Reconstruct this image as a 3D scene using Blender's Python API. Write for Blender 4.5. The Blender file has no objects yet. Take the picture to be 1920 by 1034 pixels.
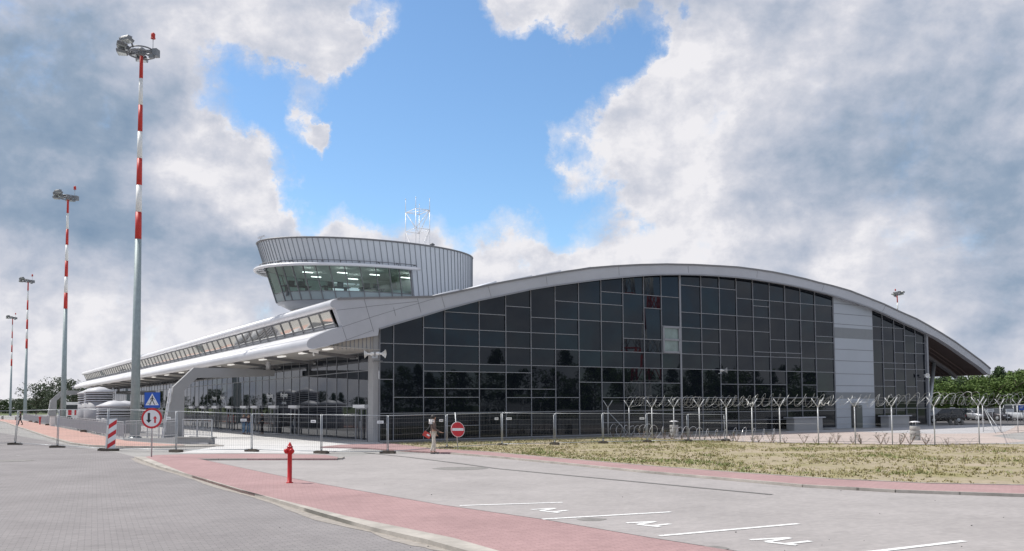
import bpy, bmesh, math, random
from math import sin, cos, pi, radians, sqrt, atan2
from mathutils import Vector as V, Matrix
random.seed(7)
SC = bpy.context.scene
COL = SC.collection
# ------------------------------------------------------------------ camera model (photo pixels 1920x1034)
F = 1640.; PITCH = radians(3.2); ROLL = 0.0063; HC = 2.2; CX, CY = 960., 668.7
fw = V((0, cos(PITCH), sin(PITCH))); up0 = V((0, -sin(PITCH), cos(PITCH))); rt0 = V((1, 0, 0))
RT = rt0*cos(ROLL) - up0*sin(ROLL); UP = rt0*sin(ROLL) + up0*cos(ROLL)
EYE = V((0, 0, HC))
def ray(x, y): return fw + RT*((x-CX)/F) - UP*((y-CY)/F)
def G(x, y, z=0.):                      # photo point lying on the level z -> world
    d = ray(x, y); return EYE + d*((z-HC)/d.z)
AZ = radians(32.4)
W = V((-sin(AZ), cos(AZ), 0)); U = V((cos(AZ), sin(AZ), 0)); Z = V((0, 0, 1))
C0 = G(710.5, 830.3); C0.z = 0
def onpl(x, y, P, n):
    d = ray(x, y); return EYE + d*((P-EYE).dot(n)/d.dot(n))
def E(x, y, s=0.):                      # on the gable plane -> (t, z)
    p = onpl(x, y, C0+W*s, W); return (p-C0).dot(U), p.z
def FR(x, y, t=0.):                     # on a plane parallel to the entrance front -> (s, z)
    p = onpl(x, y, C0+U*t, U); return (p-C0).dot(W), p.z
def B(t, s, z=0.): return C0 + U*t + W*s + Z*z
def atd(x, y, d):                       # at depth d
    r = ray(x, y); return EYE + r*(d/r.y)
def pxm(d): return F/d
def vdir(p, q): return (q-p).normalized()
# ------------------------------------------------------------------ object helpers
ORG = {}
def setp(o, label=None, cat=None, group=None, kind=None):
    if label: o['label'] = label
    if cat: o['category'] = cat
    if group: o['group'] = group
    if kind: o['kind'] = kind
    return o
def thing(name, label, cat, loc=(0, 0, 0), group=None):
    o = bpy.data.objects.new(name, None); COL.objects.link(o); o.location = loc
    o.empty_display_size = .3
    ORG[o.name] = V(loc); return setp(o, label, cat, group)
class MB:
    def __init__(s): s.v = []; s.f = []; s.m = []; s.sm = []; s.mi = 0; s.smooth = False
    def add(s, vs, fs):
        b = len(s.v); s.v += [V(p) for p in vs]
        for f in fs: s.f.append([b+i for i in f]); s.m.append(s.mi); s.sm.append(s.smooth)
        return s
    def hexa(s, a):   # 8 points: 4 bottom ccw, 4 top ccw
        return s.add(a, [(3,2,1,0),(4,5,6,7),(0,1,5,4),(1,2,6,5),(2,3,7,6),(3,0,4,7)])
    def box(s, c, sz, ax=None):
        c = V(c); X, Y, Zz = ax if ax else (V((1,0,0)), V((0,1,0)), Z)
        x, y, z = X*(sz[0]/2), Y*(sz[1]/2), Zz*(sz[2]/2)
        return s.hexa([c-x-y-z, c+x-y-z, c+x+y-z, c-x+y-z, c-x-y+z, c+x-y+z, c+x+y+z, c-x+y+z])
    def bar(s, p, q, w, h=None, up=Z):
        p, q = V(p), V(q); h = h or w; d = (q-p)
        if d.length < 1e-6: return s
        d.normalize()
        if abs(d.dot(up)) > .98: up = V((1, 0, 0)) if abs(d.x) < .9 else V((0, 1, 0))
        x = d.cross(up).normalized(); y = x.cross(d).normalized(); x = x*(w/2); y = y*(h/2)
        return s.hexa([p-x-y, p+x-y, q+x-y, q-x-y, p-x+y, p+x+y, q+x+y, q-x+y])
    def tube(s, pts, r, n=8, cap=True, closed=False):
        pts = [V(p) for p in pts]; N = len(pts); rs = r if isinstance(r, (list, tuple)) else [r]*N
        b = len(s.v); pu = None
        for i, p in enumerate(pts):
            if closed: d = pts[(i+1) % N]-pts[i-1]
            else: d = pts[min(i+1, N-1)]-pts[max(i-1, 0)]
            d.normalize()
            if pu is None: pu = Z if abs(d.z) < .9 else V((1, 0, 0))
            x = d.cross(pu)
            if x.length < 1e-4: x = d.cross(V((0, 1, 0)))
            x.normalize(); y = x.cross(d).normalized(); pu = y
            for k in range(n):
                a = 2*pi*k/n; s.v.append(p+(x*cos(a)+y*sin(a))*rs[i])
        sm, s.smooth = s.smooth, s.smooth
        for i in range(N if closed else N-1):
            j = (i+1) % N
            for k in range(n):
                s.f.append([b+i*n+k, b+i*n+(k+1) % n, b+j*n+(k+1) % n, b+j*n+k]); s.m.append(s.mi); s.sm.append(n > 4)
        if cap and not closed:
            s.f.append([b+k for k in range(n)][::-1]); s.m.append(s.mi); s.sm.append(False)
            s.f.append([b+(N-1)*n+k for k in range(n)]); s.m.append(s.mi); s.sm.append(False)
        return s
    def lathe(s, c, prof, n=20, axis=Z):
        c = V(c); pts = [c+axis*z for r, z in prof]
        a = axis.normalized(); x = a.cross(V((1, 0, 0)) if abs(a.x) < .9 else V((0, 1, 0))).normalized(); y = a.cross(x)
        b = len(s.v)
        for (r, z) in prof:
            for k in range(n):
                t = 2*pi*k/n; s.v.append(c+a*z+(x*cos(t)+y*sin(t))*r)
        for i in range(len(prof)-1):
            for k in range(n):
                s.f.append([b+i*n+k, b+i*n+(k+1) % n, b+(i+1)*n+(k+1) % n, b+(i+1)*n+k]); s.m.append(s.mi); s.sm.append(True)
        if prof[0][0] > 1e-4: s.f.append([b+k for k in range(n)][::-1]); s.m.append(s.mi); s.sm.append(False)
        if prof[-1][0] > 1e-4: s.f.append([b+(len(prof)-1)*n+k for k in range(n)]); s.m.append(s.mi); s.sm.append(False)
        return s
    def prism(s, poly, ext):
        poly = [V(p) for p in poly]; n = len(poly); ext = V(ext); b = len(s.v)
        s.v += poly+[p+ext for p in poly]
        s.f.append([b+i for i in range(n)][::-1]); s.m.append(s.mi); s.sm.append(False)
        s.f.append([b+n+i for i in range(n)]); s.m.append(s.mi); s.sm.append(False)
        for i in range(n):
            j = (i+1) % n; s.f.append([b+i, b+j, b+n+j, b+n+i]); s.m.append(s.mi); s.sm.append(False)
        return s
    def poly(s, pts):
        return s.add(pts, [list(range(len(pts)))])
    def sphere(s, c, r, n=10, sc=(1, 1, 1)):
        c = V(c); b = len(s.v); m = max(4, n//2+1)
        for i in range(m+1):
            th = pi*i/m
            for k in range(n):
                a = 2*pi*k/n; s.v.append(c+V((r*sin(th)*cos(a)*sc[0], r*sin(th)*sin(a)*sc[1], r*cos(th)*sc[2])))
        for i in range(m):
            for k in range(n):
                s.f.append([b+i*n+k, b+(i+1)*n+k, b+(i+1)*n+(k+1) % n, b+i*n+(k+1) % n]); s.m.append(s.mi); s.sm.append(True)
        return s
    def ribbon(s, pts, w, z=0):
        pts = [V(p) for p in pts]; L = []; R = []
        for i, p in enumerate(pts):
            d = pts[min(i+1, len(pts)-1)]-pts[max(i-1, 0)]; n = V((-d.y, d.x, 0)).normalized()*(w/2)
            L.append(p+n+Z*z); R.append(p-n+Z*z)
        for i in range(len(pts)-1): s.add([R[i], R[i+1], L[i+1], L[i]], [(0, 1, 2, 3)])
        return s
    def build(s, name, mat, parent=None, kind=None, fix=True):
        me = bpy.data.meshes.new(name); org = V((0, 0, 0))
        if parent is not None: org = ORG[parent.name]
        me.from_pydata([tuple(p-org) for p in s.v], [], s.f)
        for m in (mat if isinstance(mat, (list, tuple)) else [mat]): me.materials.append(m)
        me.polygons.foreach_set('material_index', s.m); me.polygons.foreach_set('use_smooth', s.sm)
        if fix:
            bm = bmesh.new(); bm.from_mesh(me); bmesh.ops.remove_doubles(bm, verts=bm.verts, dist=1e-5)
            bmesh.ops.dissolve_degenerate(bm, edges=bm.edges, dist=1e-6)
            bmesh.ops.recalc_face_normals(bm, faces=bm.faces); bm.to_mesh(me); bm.free()
        me.update(); o = bpy.data.objects.new(name, me); COL.objects.link(o)
        if parent is not None: o.parent = parent
        ORG[o.name] = org
        if kind: o['kind'] = kind
        return o
def copy_tree(o, parent=None):
    c = o.copy(); COL.objects.link(c)
    if parent is not None: c.parent = parent
    for ch in list(o.children): copy_tree(ch, c)
    return c
def place(proto, first, loc, rz=0, label=None, group=None, scale=None):
    o = proto if first else copy_tree(proto)
    o.location = loc; o.rotation_euler = (0, 0, rz)
    if label: o['label'] = label
    if group: o['group'] = group
    if scale: o.scale = scale if not isinstance(scale, (int, float)) else (scale,)*3
    return o
# ------------------------------------------------------------------ materials
def mat(name, col, rough=.6, metal=0., var=.12, vscale=3., bump=0., bscale=40., spec=.5, coords='obj', emit=None, stripe=None):
    m = bpy.data.materials.new(name); m.use_nodes = True; nt = m.node_tree; N = nt.nodes; L = nt.links
    p = N['Principled BSDF']; p.inputs['Roughness'].default_value = rough; p.inputs['Metallic'].default_value = metal
    p.inputs['Specular IOR Level'].default_value = spec
    g = N.new('ShaderNodeNewGeometry')
    if var > 0:
        n = N.new('ShaderNodeTexNoise'); n.inputs['Scale'].default_value = vscale; n.inputs['Detail'].default_value = 6
        n.inputs['Roughness'].default_value = .65
        L.new(g.outputs['Position'], n.inputs['Vector'])
        r = N.new('ShaderNodeMapRange'); r.inputs[1].default_value = .3; r.inputs[2].default_value = .7
        r.inputs[3].default_value = 1-var; r.inputs[4].default_value = 1+var; L.new(n.outputs['Fac'], r.inputs[0])
        mx = N.new('ShaderNodeVectorMath'); mx.operation = 'SCALE'; mx.inputs[0].default_value = col; L.new(r.outputs[0], mx.inputs['Scale'])
        L.new(mx.outputs[0], p.inputs['Base Color'])
        rr = N.new('ShaderNodeMapRange'); rr.inputs[3].default_value = max(.02, rough-.08); rr.inputs[4].default_value = min(1, rough+.08)
        L.new(n.outputs['Fac'], rr.inputs[0])
        if rough > .1: L.new(rr.outputs[0], p.inputs['Roughness'])
    else: p.inputs['Base Color'].default_value = (*col, 1)
    if bump > 0:
        n2 = N.new('ShaderNodeTexNoise'); n2.inputs['Scale'].default_value = bscale; n2.inputs['Detail'].default_value = 4
        L.new(g.outputs['Position'], n2.inputs['Vector'])
        b = N.new('ShaderNodeBump'); b.inputs['Strength'].default_value = bump; b.inputs['Distance'].default_value = .02
        L.new(n2.outputs['Fac'], b.inputs['Height']); L.new(b.outputs[0], p.inputs['Normal'])
    if emit:
        p.inputs['Emission Color'].default_value = (*emit[:3], 1); p.inputs['Emission Strength'].default_value = emit[3]
    return m
def paving(name, c1, c2, mortar, bw=.2, bh=.1, ang=0., var=.1, vs=.35, msize=.006, rough=.85, patch=None):
    m = bpy.data.materials.new(name); m.use_nodes = True; nt = m.node_tree; N = nt.nodes; L = nt.links
    p = N['Principled BSDF']; p.inputs['Roughness'].default_value = rough; p.inputs['Specular IOR Level'].default_value = .3
    g = N.new('ShaderNodeNewGeometry'); mp = N.new('ShaderNodeMapping'); mp.inputs['Rotation'].default_value = (0, 0, ang); mp.inputs['Location'].default_value = (211.3, 333.7, 0)
    L.new(g.outputs['Position'], mp.inputs['Vector'])
    b = N.new('ShaderNodeTexBrick'); b.inputs['Scale'].default_value = 1; b.inputs['Brick Width'].default_value = bw
    b.inputs['Row Height'].default_value = bh; b.inputs['Mortar Size'].default_value = msize; b.inputs['Mortar Smooth'].default_value = .3
    b.inputs['Bias'].default_value = -.1
    b.inputs['Color1'].default_value = (*c1, 1); b.inputs['Color2'].default_value = (*c2, 1); b.inputs['Mortar'].default_value = (*mortar, 1)
    L.new(mp.outputs[0], b.inputs['Vector'])
    def noise(sc, det, lo, hi, a, c_):
        n = N.new('ShaderNodeTexNoise'); n.inputs['Scale'].default_value = sc; n.inputs['Detail'].default_value = det; n.inputs['Roughness'].default_value = .6
        L.new(g.outputs['Position'], n.inputs['Vector'])
        r = N.new('ShaderNodeMapRange'); r.inputs[1].default_value = a; r.inputs[2].default_value = c_
        r.inputs[3].default_value = lo; r.inputs[4].default_value = hi; L.new(n.outputs['Fac'], r.inputs[0]); return r.outputs[0]
    f1 = noise(vs, 7, 1-var*1.2, 1+var, .32, .68); f2 = noise(9., 5, .93, 1.06, .3, .7); f3 = noise(1.1, 9, .93, 1.0, .33, .46)
    mu = N.new('ShaderNodeMath'); mu.operation = 'MULTIPLY'; L.new(f1, mu.inputs[0]); L.new(f2, mu.inputs[1])
    mu2 = N.new('ShaderNodeMath'); mu2.operation = 'MULTIPLY'; L.new(mu.outputs[0], mu2.inputs[0]); L.new(f3, mu2.inputs[1])
    sc = N.new('ShaderNodeVectorMath'); sc.operation = 'SCALE'; L.new(b.outputs['Color'], sc.inputs[0]); L.new(mu2.outputs[0], sc.inputs['Scale'])
    L.new(sc.outputs[0], p.inputs['Base Color'])
    bp = N.new('ShaderNodeBump'); bp.inputs['Strength'].default_value = .35; bp.inputs['Distance'].default_value = .01; bp.invert = True
    L.new(b.outputs['Fac'], bp.inputs['Height']); L.new(bp.outputs[0], p.inputs['Normal'])
    return m
M = {}
M['glass'] = mat('dark_glass', (.007, .009, .0135), .015, var=0, spec=.37)
M['glass'].node_tree.nodes['Principled BSDF'].inputs['Specular Tint'].default_value = (.80, .90, 1., 1)
M['glassf'] = mat('front_glass', (.006, .009, .014), .015, var=0, spec=.42)
M['glassf'].node_tree.nodes['Principled BSDF'].inputs['Specular Tint'].default_value = (.60, .74, 1., 1)   # tint paints a bluer sky into the reflections
M['glasslit'] = mat('pale_window', (.20, .26, .25), .08, var=.25, vscale=1.3)
M['clere'] = mat('clerestory_glass', (.74, .73, .68), .03, metal=.85, var=0)
M['alu'] = mat('mullion_aluminium', (.27, .28, .305), .5, metal=.2, var=.06)
M['fascia'] = mat('fascia_panel', (.44, .45, .485), .42, metal=.15, var=.06, vscale=.7)
M['seam'] = mat('panel_seam', (.17, .175, .19), .7, var=0)
M['eave'] = mat('white_metal', (.76, .76, .78), .35, metal=.1, var=.05, vscale=.6)
M['roof'] = mat('roof_sheet', (.55, .56, .58), .45, metal=.2, var=.08, vscale=.4)
M['soffit'] = mat('soffit_panel', (.46, .44, .41), .6, var=.06)
M['brownsoffit'] = mat('brown_soffit', (.075, .052, .047), .6, var=.15)
M['dark'] = mat('dark_steel', (.10, .105, .115), .5, var=.1)
M['beam'] = mat('grey_steel', (.20, .20, .21), .5, metal=.2, var=.06)
M['frame'] = mat('portal_paint', (.33, .33, .335), .55, var=.05, vscale=.8)
M['lamp'] = mat('lamp_white', (.8, .8, .8), .4, var=0, emit=(1, .97, .9, .55))
M['post'] = mat('fence_post_galvanised', (.62, .63, .64), .5, metal=.15, var=.08, vscale=4)
M['panel'] = mat('wall_panel', (.385, .415, .46), .45, metal=.15, var=.04, vscale=.4)
M['panel2'] = mat('wall_panel_dark', (.21, .225, .24), .5, metal=.1, var=.05)
M['clad'] = mat('tower_cladding', (.63, .66, .70), .42, metal=.1, var=.05, vscale=.5)
M['cladf'] = mat('cladding_rib', (.26, .28, .31), .5, metal=.2, var=.05)
M['spandrel'] = mat('spandrel_glass', (.30, .36, .38), .12, metal=.2, var=.03)
M['galv'] = mat('galvanised', (.42, .44, .46), .45, metal=.5, var=.12, vscale=6)
M['galvd'] = mat('pole_grey', (.30, .36, .37), .55, metal=.2, var=.12, vscale=3)
M['lampgrey'] = mat('floodlight_grey', (.20, .21, .225), .45, metal=.2, var=.08)
M['wire'] = mat('wire', (.17, .175, .18), .4, metal=.6, var=0)
M['red'] = mat('signal_red', (.50, .030, .022), .5, var=.08)
M['white'] = mat('paint_white', (.78, .78, .76), .5, var=.06)
M['hydr'] = mat('hydrant_red', (.50, .012, .014), .32, var=.1, vscale=8)
M['conc'] = mat('concrete', (.36, .355, .34), .85, var=.15, vscale=3, bump=.3)
M['concd'] = mat('concrete_dark', (.16, .155, .15), .85, var=.2, vscale=4, bump=.3)
M['foot'] = mat('fence_foot', (.10, .085, .07), .9, var=.3, vscale=5, bump=.3)
M['black'] = mat('black_plastic', (.02, .02, .022), .5, var=.1)
M['blue'] = mat('sign_blue', (.012, .09, .46), .4, var=.04)
M['signred'] = mat('sign_red', (.55, .02, .03), .4, var=.04)
M['signwhite'] = mat('sign_white', (.74, .76, .78), .4, var=.03)
M['signblack'] = mat('sign_black', (.015, .016, .018), .5, var=0)
M['lens'] = mat('floodlight_lens', (.45, .5, .5), .15, metal=.2, var=.1)
M['stack'] = mat('stack_paint', (.31, .31, .33), .5, var=.06, vscale=1.2)
M['trunk'] = mat('bark', (.10, .075, .055), .9, var=.3, vscale=5)
# ------------------------------------------------------------------ camera, sun, sky
cam = bpy.data.cameras.new('camera'); co = bpy.data.objects.new('camera', cam); COL.objects.link(co)
mw = Matrix((RT, UP, -fw)).transposed().to_4x4(); mw.translation = EYE; co.matrix_world = mw
cam.sensor_width = 36; cam.lens = 36*F/1920; cam.shift_x = 0; cam.shift_y = (CY-517)/1920; cam.clip_end = 6000; cam.clip_start = .1
SC.camera = co
SUN_EL = radians(57.5); sv = V((-.965, .26, 0)).normalized()
tosun = sv*cos(SUN_EL)+Z*sin(SUN_EL)
sl = bpy.data.lights.new('sun', 'SUN'); sl.energy = 4.3; sl.angle = radians(.55); sl.color = (1, .955, .89)
so = bpy.data.objects.new('sun', sl); COL.objects.link(so); so.rotation_euler = (-tosun).to_track_quat('-Z', 'Y').to_euler()
SC.view_settings.view_transform = 'Standard'; SC.view_settings.look = 'None'; SC.view_settings.exposure = 0; SC.view_settings.gamma = 1
wd = bpy.data.worlds.new('World'); SC.world = wd; wd.use_nodes = True
nt = wd.node_tree; WN = nt.nodes; WL = nt.links; WN.clear()
def wm(op, a, b=None, c=None, clamp=False):
    n = WN.new('ShaderNodeMath'); n.operation = op; n.use_clamp = clamp
    for i, x in enumerate((a, b, c)):
        if x is None: continue
        if isinstance(x, (int, float)): n.inputs[i].default_value = x
        else: WL.new(x, n.inputs[i])
    return n.outputs[0]
def wv(op, a, b=None, s=None):
    n = WN.new('ShaderNodeVectorMath'); n.operation = op
    for i, x in enumerate((a, b)):
        if x is None: continue
        if isinstance(x, (tuple, list, V)): n.inputs[i].default_value = tuple(x)
        else: WL.new(x, n.inputs[i])
    if s is not None: n.inputs['Scale'].default_value = s
    return n
def wnoise(vec, sc, det, rough=.6, dist=0.):
    n = WN.new('ShaderNodeTexNoise'); n.inputs['Scale'].default_value = sc; n.inputs['Detail'].default_value = det
    n.inputs['Roughness'].default_value = rough; n.inputs['Distortion'].default_value = dist; WL.new(vec, n.inputs['Vector']); return n
def wsm(x, a, b):
    n = WN.new('ShaderNodeMapRange'); n.interpolation_type = 'SMOOTHSTEP'; WL.new(x, n.inputs[0])
    n.inputs[1].default_value = a; n.inputs[2].default_value = b; return n.outputs[0]
out = WN.new('ShaderNodeOutputWorld'); bg = WN.new('ShaderNodeBackground'); bg.inputs['Strength'].default_value = .15
WL.new(bg.outputs[0], out.inputs[0])
sky = WN.new('ShaderNodeTexSky'); sky.sky_type = 'NISHITA'; sky.sun_disc = False; sky.sun_elevation = SUN_EL
sky.sun_rotation = radians(285); sky.altitude = 150; sky.air_density = 1.0; sky.dust_density = .35; sky.ozone_density = 1.6
tc = WN.new('ShaderNodeTexCoord'); dirv = tc.outputs['Generated']
# the vector is squeezed towards the horizon so that far clouds flatten
wn1 = wnoise(dirv, 4.5, 3, .55); wn2 = wnoise(dirv, 17., 6, .68)
o1 = wv('SCALE', wv('SUBTRACT', wn1.outputs['Color'], (.5, .5, .5)).outputs[0], s=.17).outputs[0]
o2 = wv('SCALE', wv('SUBTRACT', wn2.outputs['Color'], (.5, .5, .5)).outputs[0], s=.085).outputs[0]
dw = wv('ADD', wv('ADD', dirv, o1).outputs[0], o2).outputs[0]
dsoft = wv('ADD', dirv, o1).outputs[0]
def blob(px, py, r, vec=None, soft=0.):
    d = ray(px, py).normalized()
    di = wv('DISTANCE', vec or dw, tuple(d)).outputs['Value']
    return wsm(di, r/F*1.05, r/F*soft)
def bsum(lst, vec=None):
    acc = None
    for (x, y, r, a) in lst:
        t = wm('MULTIPLY', blob(x, y, r, vec), a); acc = t if acc is None else wm('ADD', acc, t)
    return acc
fine = wnoise(dirv, 9., 9, .66, .2).outputs['Fac']; fine2 = wnoise(dirv, 24., 8, .66).outputs['Fac']
SKYHOLE = [(840, 210, 430, 1.6), (760, 400, 170, .5), (930, 90, 330, 1.0), (700, 330, 260, 1.0), (980, 330, 270, 1.1), (560, 280, 190, .9), (470, 190, 130, 1.2), (1110, 400, 150, .9),
           (1215, 55, 80, .9), (990, 130, 160, .6), (1150, 120, 130, .9), (1000, 140, 150, .6), (660, 10, 60, .4), (1330, 215, 55, .35), (1290, 190, 50, .3), (400, 20, 60, .25)]
SKYADD = [(555, 55, 190, 1.5), (640, 100, 90, .8), (1010, -15, 140, 2.2), (930, 40, 80, .8), (1140, 5, 100, 1.2), (566, 238, 80, 2.3), (600, 265, 50, 1.2), (1120, 260, 170, 1.25), (1030, 215, 80, 1.1), (1040, 285, 80, 1.0), (650, 455, 110, 1.0), (1080, 480, 140, 1.0), (760, 460, 130, .8),
          (900, 450, 200, 1.1), (960, 425, 110, .5), (380, 320, 190, 1.1), (450, 370, 130, .7), (1250, 150, 130, .8), (1200, 350, 120, .5), (805, 8, 32, .8), (1110, 470, 150, .5), (480, 280, 80, .3), (660, 420, 120, .35)]
dens = wm('ADD', wm('SUBTRACT', bsum(SKYADD), bsum(SKYHOLE)), .62)
dens = wm('ADD', dens, wm('MULTIPLY', wm('SUBTRACT', fine, .5), 1.5))
sx = WN.new('ShaderNodeSeparateXYZ'); WL.new(dirv, sx.inputs[0])
dens = wm('SUBTRACT', dens, wm('MULTIPLY', wsm(sx.outputs['Y'], .45, -.25), .22))   # the sky clears behind the camera
alpha = wm('MAXIMUM', wsm(dens, -.02, .55), wm('MULTIPLY', wsm(wm('ADD', dens, wm('MULTIPLY', wm('SUBTRACT', fine2, .5), .9)), -.45, .5), .55))
LIGHT = [(560, 70, 210, .16), (400, 290, 190, .16), (1290, 150, 190, .18), (1180, 280, 170, .14), (1350, 330, 230, .08), (900, 440, 190, .14), (1000, 30, 170, .14), (150, 590, 320, .26), (40, 650, 260, .18), (400, 570, 220, .20), (1680, 560, 220, .10), (330, 60, 150, .10), (1600, 60, 300, .04), (620, 440, 150, .14), (1240, 480, 180, .12)]
CRISP = [(390, 300, 125, .26), (460, 330, 95, .22), (425, 245, 70, .18), (505, 395, 85, .26), (300, 335, 110, .10), (545, 60, 150, .26), (655, 80, 80, .16), (420, 20, 110, .14), (1290, 150, 130, .30), (1235, 260, 150, .26), (1330, 340, 150, .12), (1120, 270, 120, .30), (1290, 430, 140, .20), (900, 440, 140, .30), (1000, 20, 130, .26), (1590, 425, 110, .18), (1740, 430, 90, .12), (566, 238, 80, .34), (650, 445, 120, .30), (1080, 480, 140, .2), (120, 560, 120, .12), (340, 545, 110, .10), (1500, 110, 150, .06), (1230, 360, 90, .14), (1480, 400, 90, .10)]
DARK = [(40, 260, 300, .34), (200, 430, 280, .22), (330, 490, 190, .30), (90, 480, 220, .26), (480, 480, 120, .24), (-60, 90, 200, .12), (1720, 310, 220, .20), (1880, 360, 160, .32), (1560, 330, 200, .10), (1900, 560, 150, .24), (1780, 620, 140, .16), (300, 660, 260, .06), (520, 130, 80, .10), (230, 170, 130, .14), (1850, 470, 80, .1), (1470, 500, 130, .10), (1330, 500, 90, .08)]
br = wm('ADD', wm('SUBTRACT', bsum(LIGHT, dsoft), bsum(DARK, dsoft)), .565)
acc = None
for (x, y, r, a) in CRISP:
    t = wm('MULTIPLY', blob(x, y, r, dw, .2), a*.85); acc = t if acc is None else wm('ADD', acc, t)
br = wm('MAXIMUM', wm('MINIMUM', wm('ADD', wm('ADD', br, acc), wm('MULTIPLY', wsm(sx.outputs['Z'], .24, .06), .16)), .86), .24)
tosv = (tosun.x, tosun.y, tosun.z)
def relief(sc, off, det, rough):
    a_ = wnoise(dw1, sc, det, rough).outputs['Fac']
    b_ = wnoise(wv('ADD', dw1, tuple(c*off for c in tosv)).outputs[0], sc, det, rough).outputs['Fac']
    return wm('SUBTRACT', a_, b_)
dw1 = wv('MULTIPLY', wv('ADD', dirv, wv('SCALE', o1, s=.25).outputs[0]).outputs[0], (1, 1, 1.35)).outputs[0]
br = wm('ADD', br, wm('MULTIPLY', relief(5.5, .055, 7, .56), .72))
br = wm('ADD', br, wm('MULTIPLY', relief(15., .02, 7, .58), .80))
br = wm('ADD', br, wm('MULTIPLY', wm('SUBTRACT', fine, .5), .30))
rim = wm('MULTIPLY', wm('SUBTRACT', 1., wsm(dens, .25, .85)), .14); br = wm('ADD', br, rim)
cr = WN.new('ShaderNodeValToRGB'); WL.new(br, cr.inputs[0]); e = cr.color_ramp.elements
e[0].position = .08; e[0].color = (.235, .335, .475, 1); e[1].position = .95; e[1].color = (.93, .92, .955, 1)
for p_, c_ in ((.32, (.33, .42, .55, 1)), (.54, (.50, .555, .67, 1)), (.78, (.72, .735, .81, 1))):
    el = e.new(p_); el.color = c_
cloudc = wv('SCALE', cr.outputs[0], s=6.2).outputs[0]
blue = wv('MULTIPLY', sky.outputs[0], (.90, 1.07, 1.16)).outputs[0]
mixs = WN.new('ShaderNodeMix'); mixs.data_type = 'RGBA'; WL.new(alpha, mixs.inputs['Factor'])
WL.new(blue, mixs.inputs['A']); WL.new(cloudc, mixs.inputs['B'])
WL.new(mixs.outputs['Result'], bg.inputs[0])
# ------------------------------------------------------------------ ground
a1 = radians(-32.4)
M['base'] = paving('base_paving', (.36, .35, .335), (.31, .30, .29), (.24, .235, .23), ang=.3)
M['road'] = paving('road_brick', (.275, .257, .256), (.24, .225, .226), (.165, .157, .158), ang=a1+.12, var=.10)
M['lot'] = paving('lot_brick', (.372, .346, .338), (.33, .308, .302), (.33, .315, .31), ang=a1, var=.08)
M['pink'] = paving('pink_brick', (.40, .262, .258), (.36, .235, .233), (.29, .19, .19), ang=a1+.3, var=.10)
M['pinkl'] = paving('pink_brick_pale', (.53, .335, .285), (.48, .30, .26), (.38, .26, .23), ang=a1, var=.10)
M['plaza'] = paving('plaza_slab', (.62, .61, .60), (.56, .555, .55), (.42, .42, .41), bw=.6, bh=.6, ang=a1, var=.05, msize=.008)
M['beige'] = paving('beige_brick', (.50, .425, .385), (.46, .39, .36), (.36, .30, .28), ang=a1, var=.10)
M['walk'] = paving('walk_slab', (.47, .46, .47), (.43, .425, .43), (.28, .28, .28), bw=.5, bh=.5, ang=a1, var=.07)
M['asph'] = mat('car_park_asphalt', (.09, .085, .085), .9, var=.2, vscale=.6)
M['kerb'] = paving('kerb_stone', (.43, .40, .36), (.37, .345, .315), (.20, .19, .17), bw=1.0, bh=1000., ang=a1, var=.2, vs=1.2, msize=.012)
M['mark'] = mat('road_paint', (.74, .74, .73), .75, var=.22, vscale=14)
M['grassl'] = mat('far_grass', (.10, .13, .045), .95, var=.35, vscale=.25)
def soil():
    m = bpy.data.materials.new('dry_lawn'); m.use_nodes = True; nt = m.node_tree; N = nt.nodes; L = nt.links
    p = N['Principled BSDF']; p.inputs['Roughness'].default_value = .95; p.inputs['Specular IOR Level'].default_value = .1
    g = N.new('ShaderNodeNewGeometry')
    def nz(sc, d): 
        n = N.new('ShaderNodeTexNoise'); n.inputs['Scale'].default_value = sc; n.inputs['Detail'].default_value = d; n.inputs['Roughness'].default_value = .7
        L.new(g.outputs['Position'], n.inputs['Vector']); return n.outputs['Fac']
    r = N.new('ShaderNodeValToRGB'); L.new(nz(.32, 9), r.inputs[0]); e = r.color_ramp.elements
    e[0].position = .36; e[0].color = (.275, .255, .125, 1); e[1].position = .66; e[1].color = (.42, .35, .275, 1)
    x = e.new(.48); x.color = (.35, .305, .205, 1)
    r2 = N.new('ShaderNodeMapRange'); r2.inputs[1].default_value = .3; r2.inputs[2].default_value = .7; r2.inputs[3].default_value = .72; r2.inputs[4].default_value = 1.2
    L.new(nz(7, 8), r2.inputs[0])
    s = N.new('ShaderNodeVectorMath'); s.operation = 'SCALE'; L.new(r.outputs[0], s.inputs[0]); L.new(r2.outputs[0], s.inputs['Scale']); L.new(s.outputs[0], p.inputs['Base Color'])
    b = N.new('ShaderNodeBump'); b.inputs['Strength'].default_value = .7; b.inputs['Distance'].default_value = .05; L.new(nz(12, 6), b.inputs['Height']); L.new(b.outputs[0], p.inputs['Normal'])
    return m
M['soil'] = soil()
def sheet(name, pts, m, z=0., depth=None, kind='structure'):
    b = MB()
    if depth: b.prism([V((p.x, p.y, z-depth)) for p in pts], (0, 0, depth))
    else: b.poly([V((p.x, p.y, z)) for p in pts])
    return b.build(name, m, kind=kind)
def GP(lst, z=0.): return [G(x, y, z) for x, y in lst]
MB().poly([V((-3000, -400, -.02)), V((3000, -400, -.02)), V((3000, 5000, -.02)), V((-3000, 5000, -.02))]).build('ground', M['grassl'], kind='structure')
sheet('apron_paving', [V((-160, -60, 0)), V((170, -60, 0)), V((170, 260, 0)), V((-160, 330, 0))], M['base'], 0.)
KERB = [(252, 857), (300, 875.5), (400, 903), (500, 932.5), (600, 962.5), (700, 990.5), (800, 1013), (875, 1034), (960, 1060)]
PINKL = [(272, 857.5), (350, 889), (450, 919), (550, 944), (650, 969), (750, 989.5), (850, 1010), (930, 1033), (1010, 1058)]
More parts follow.
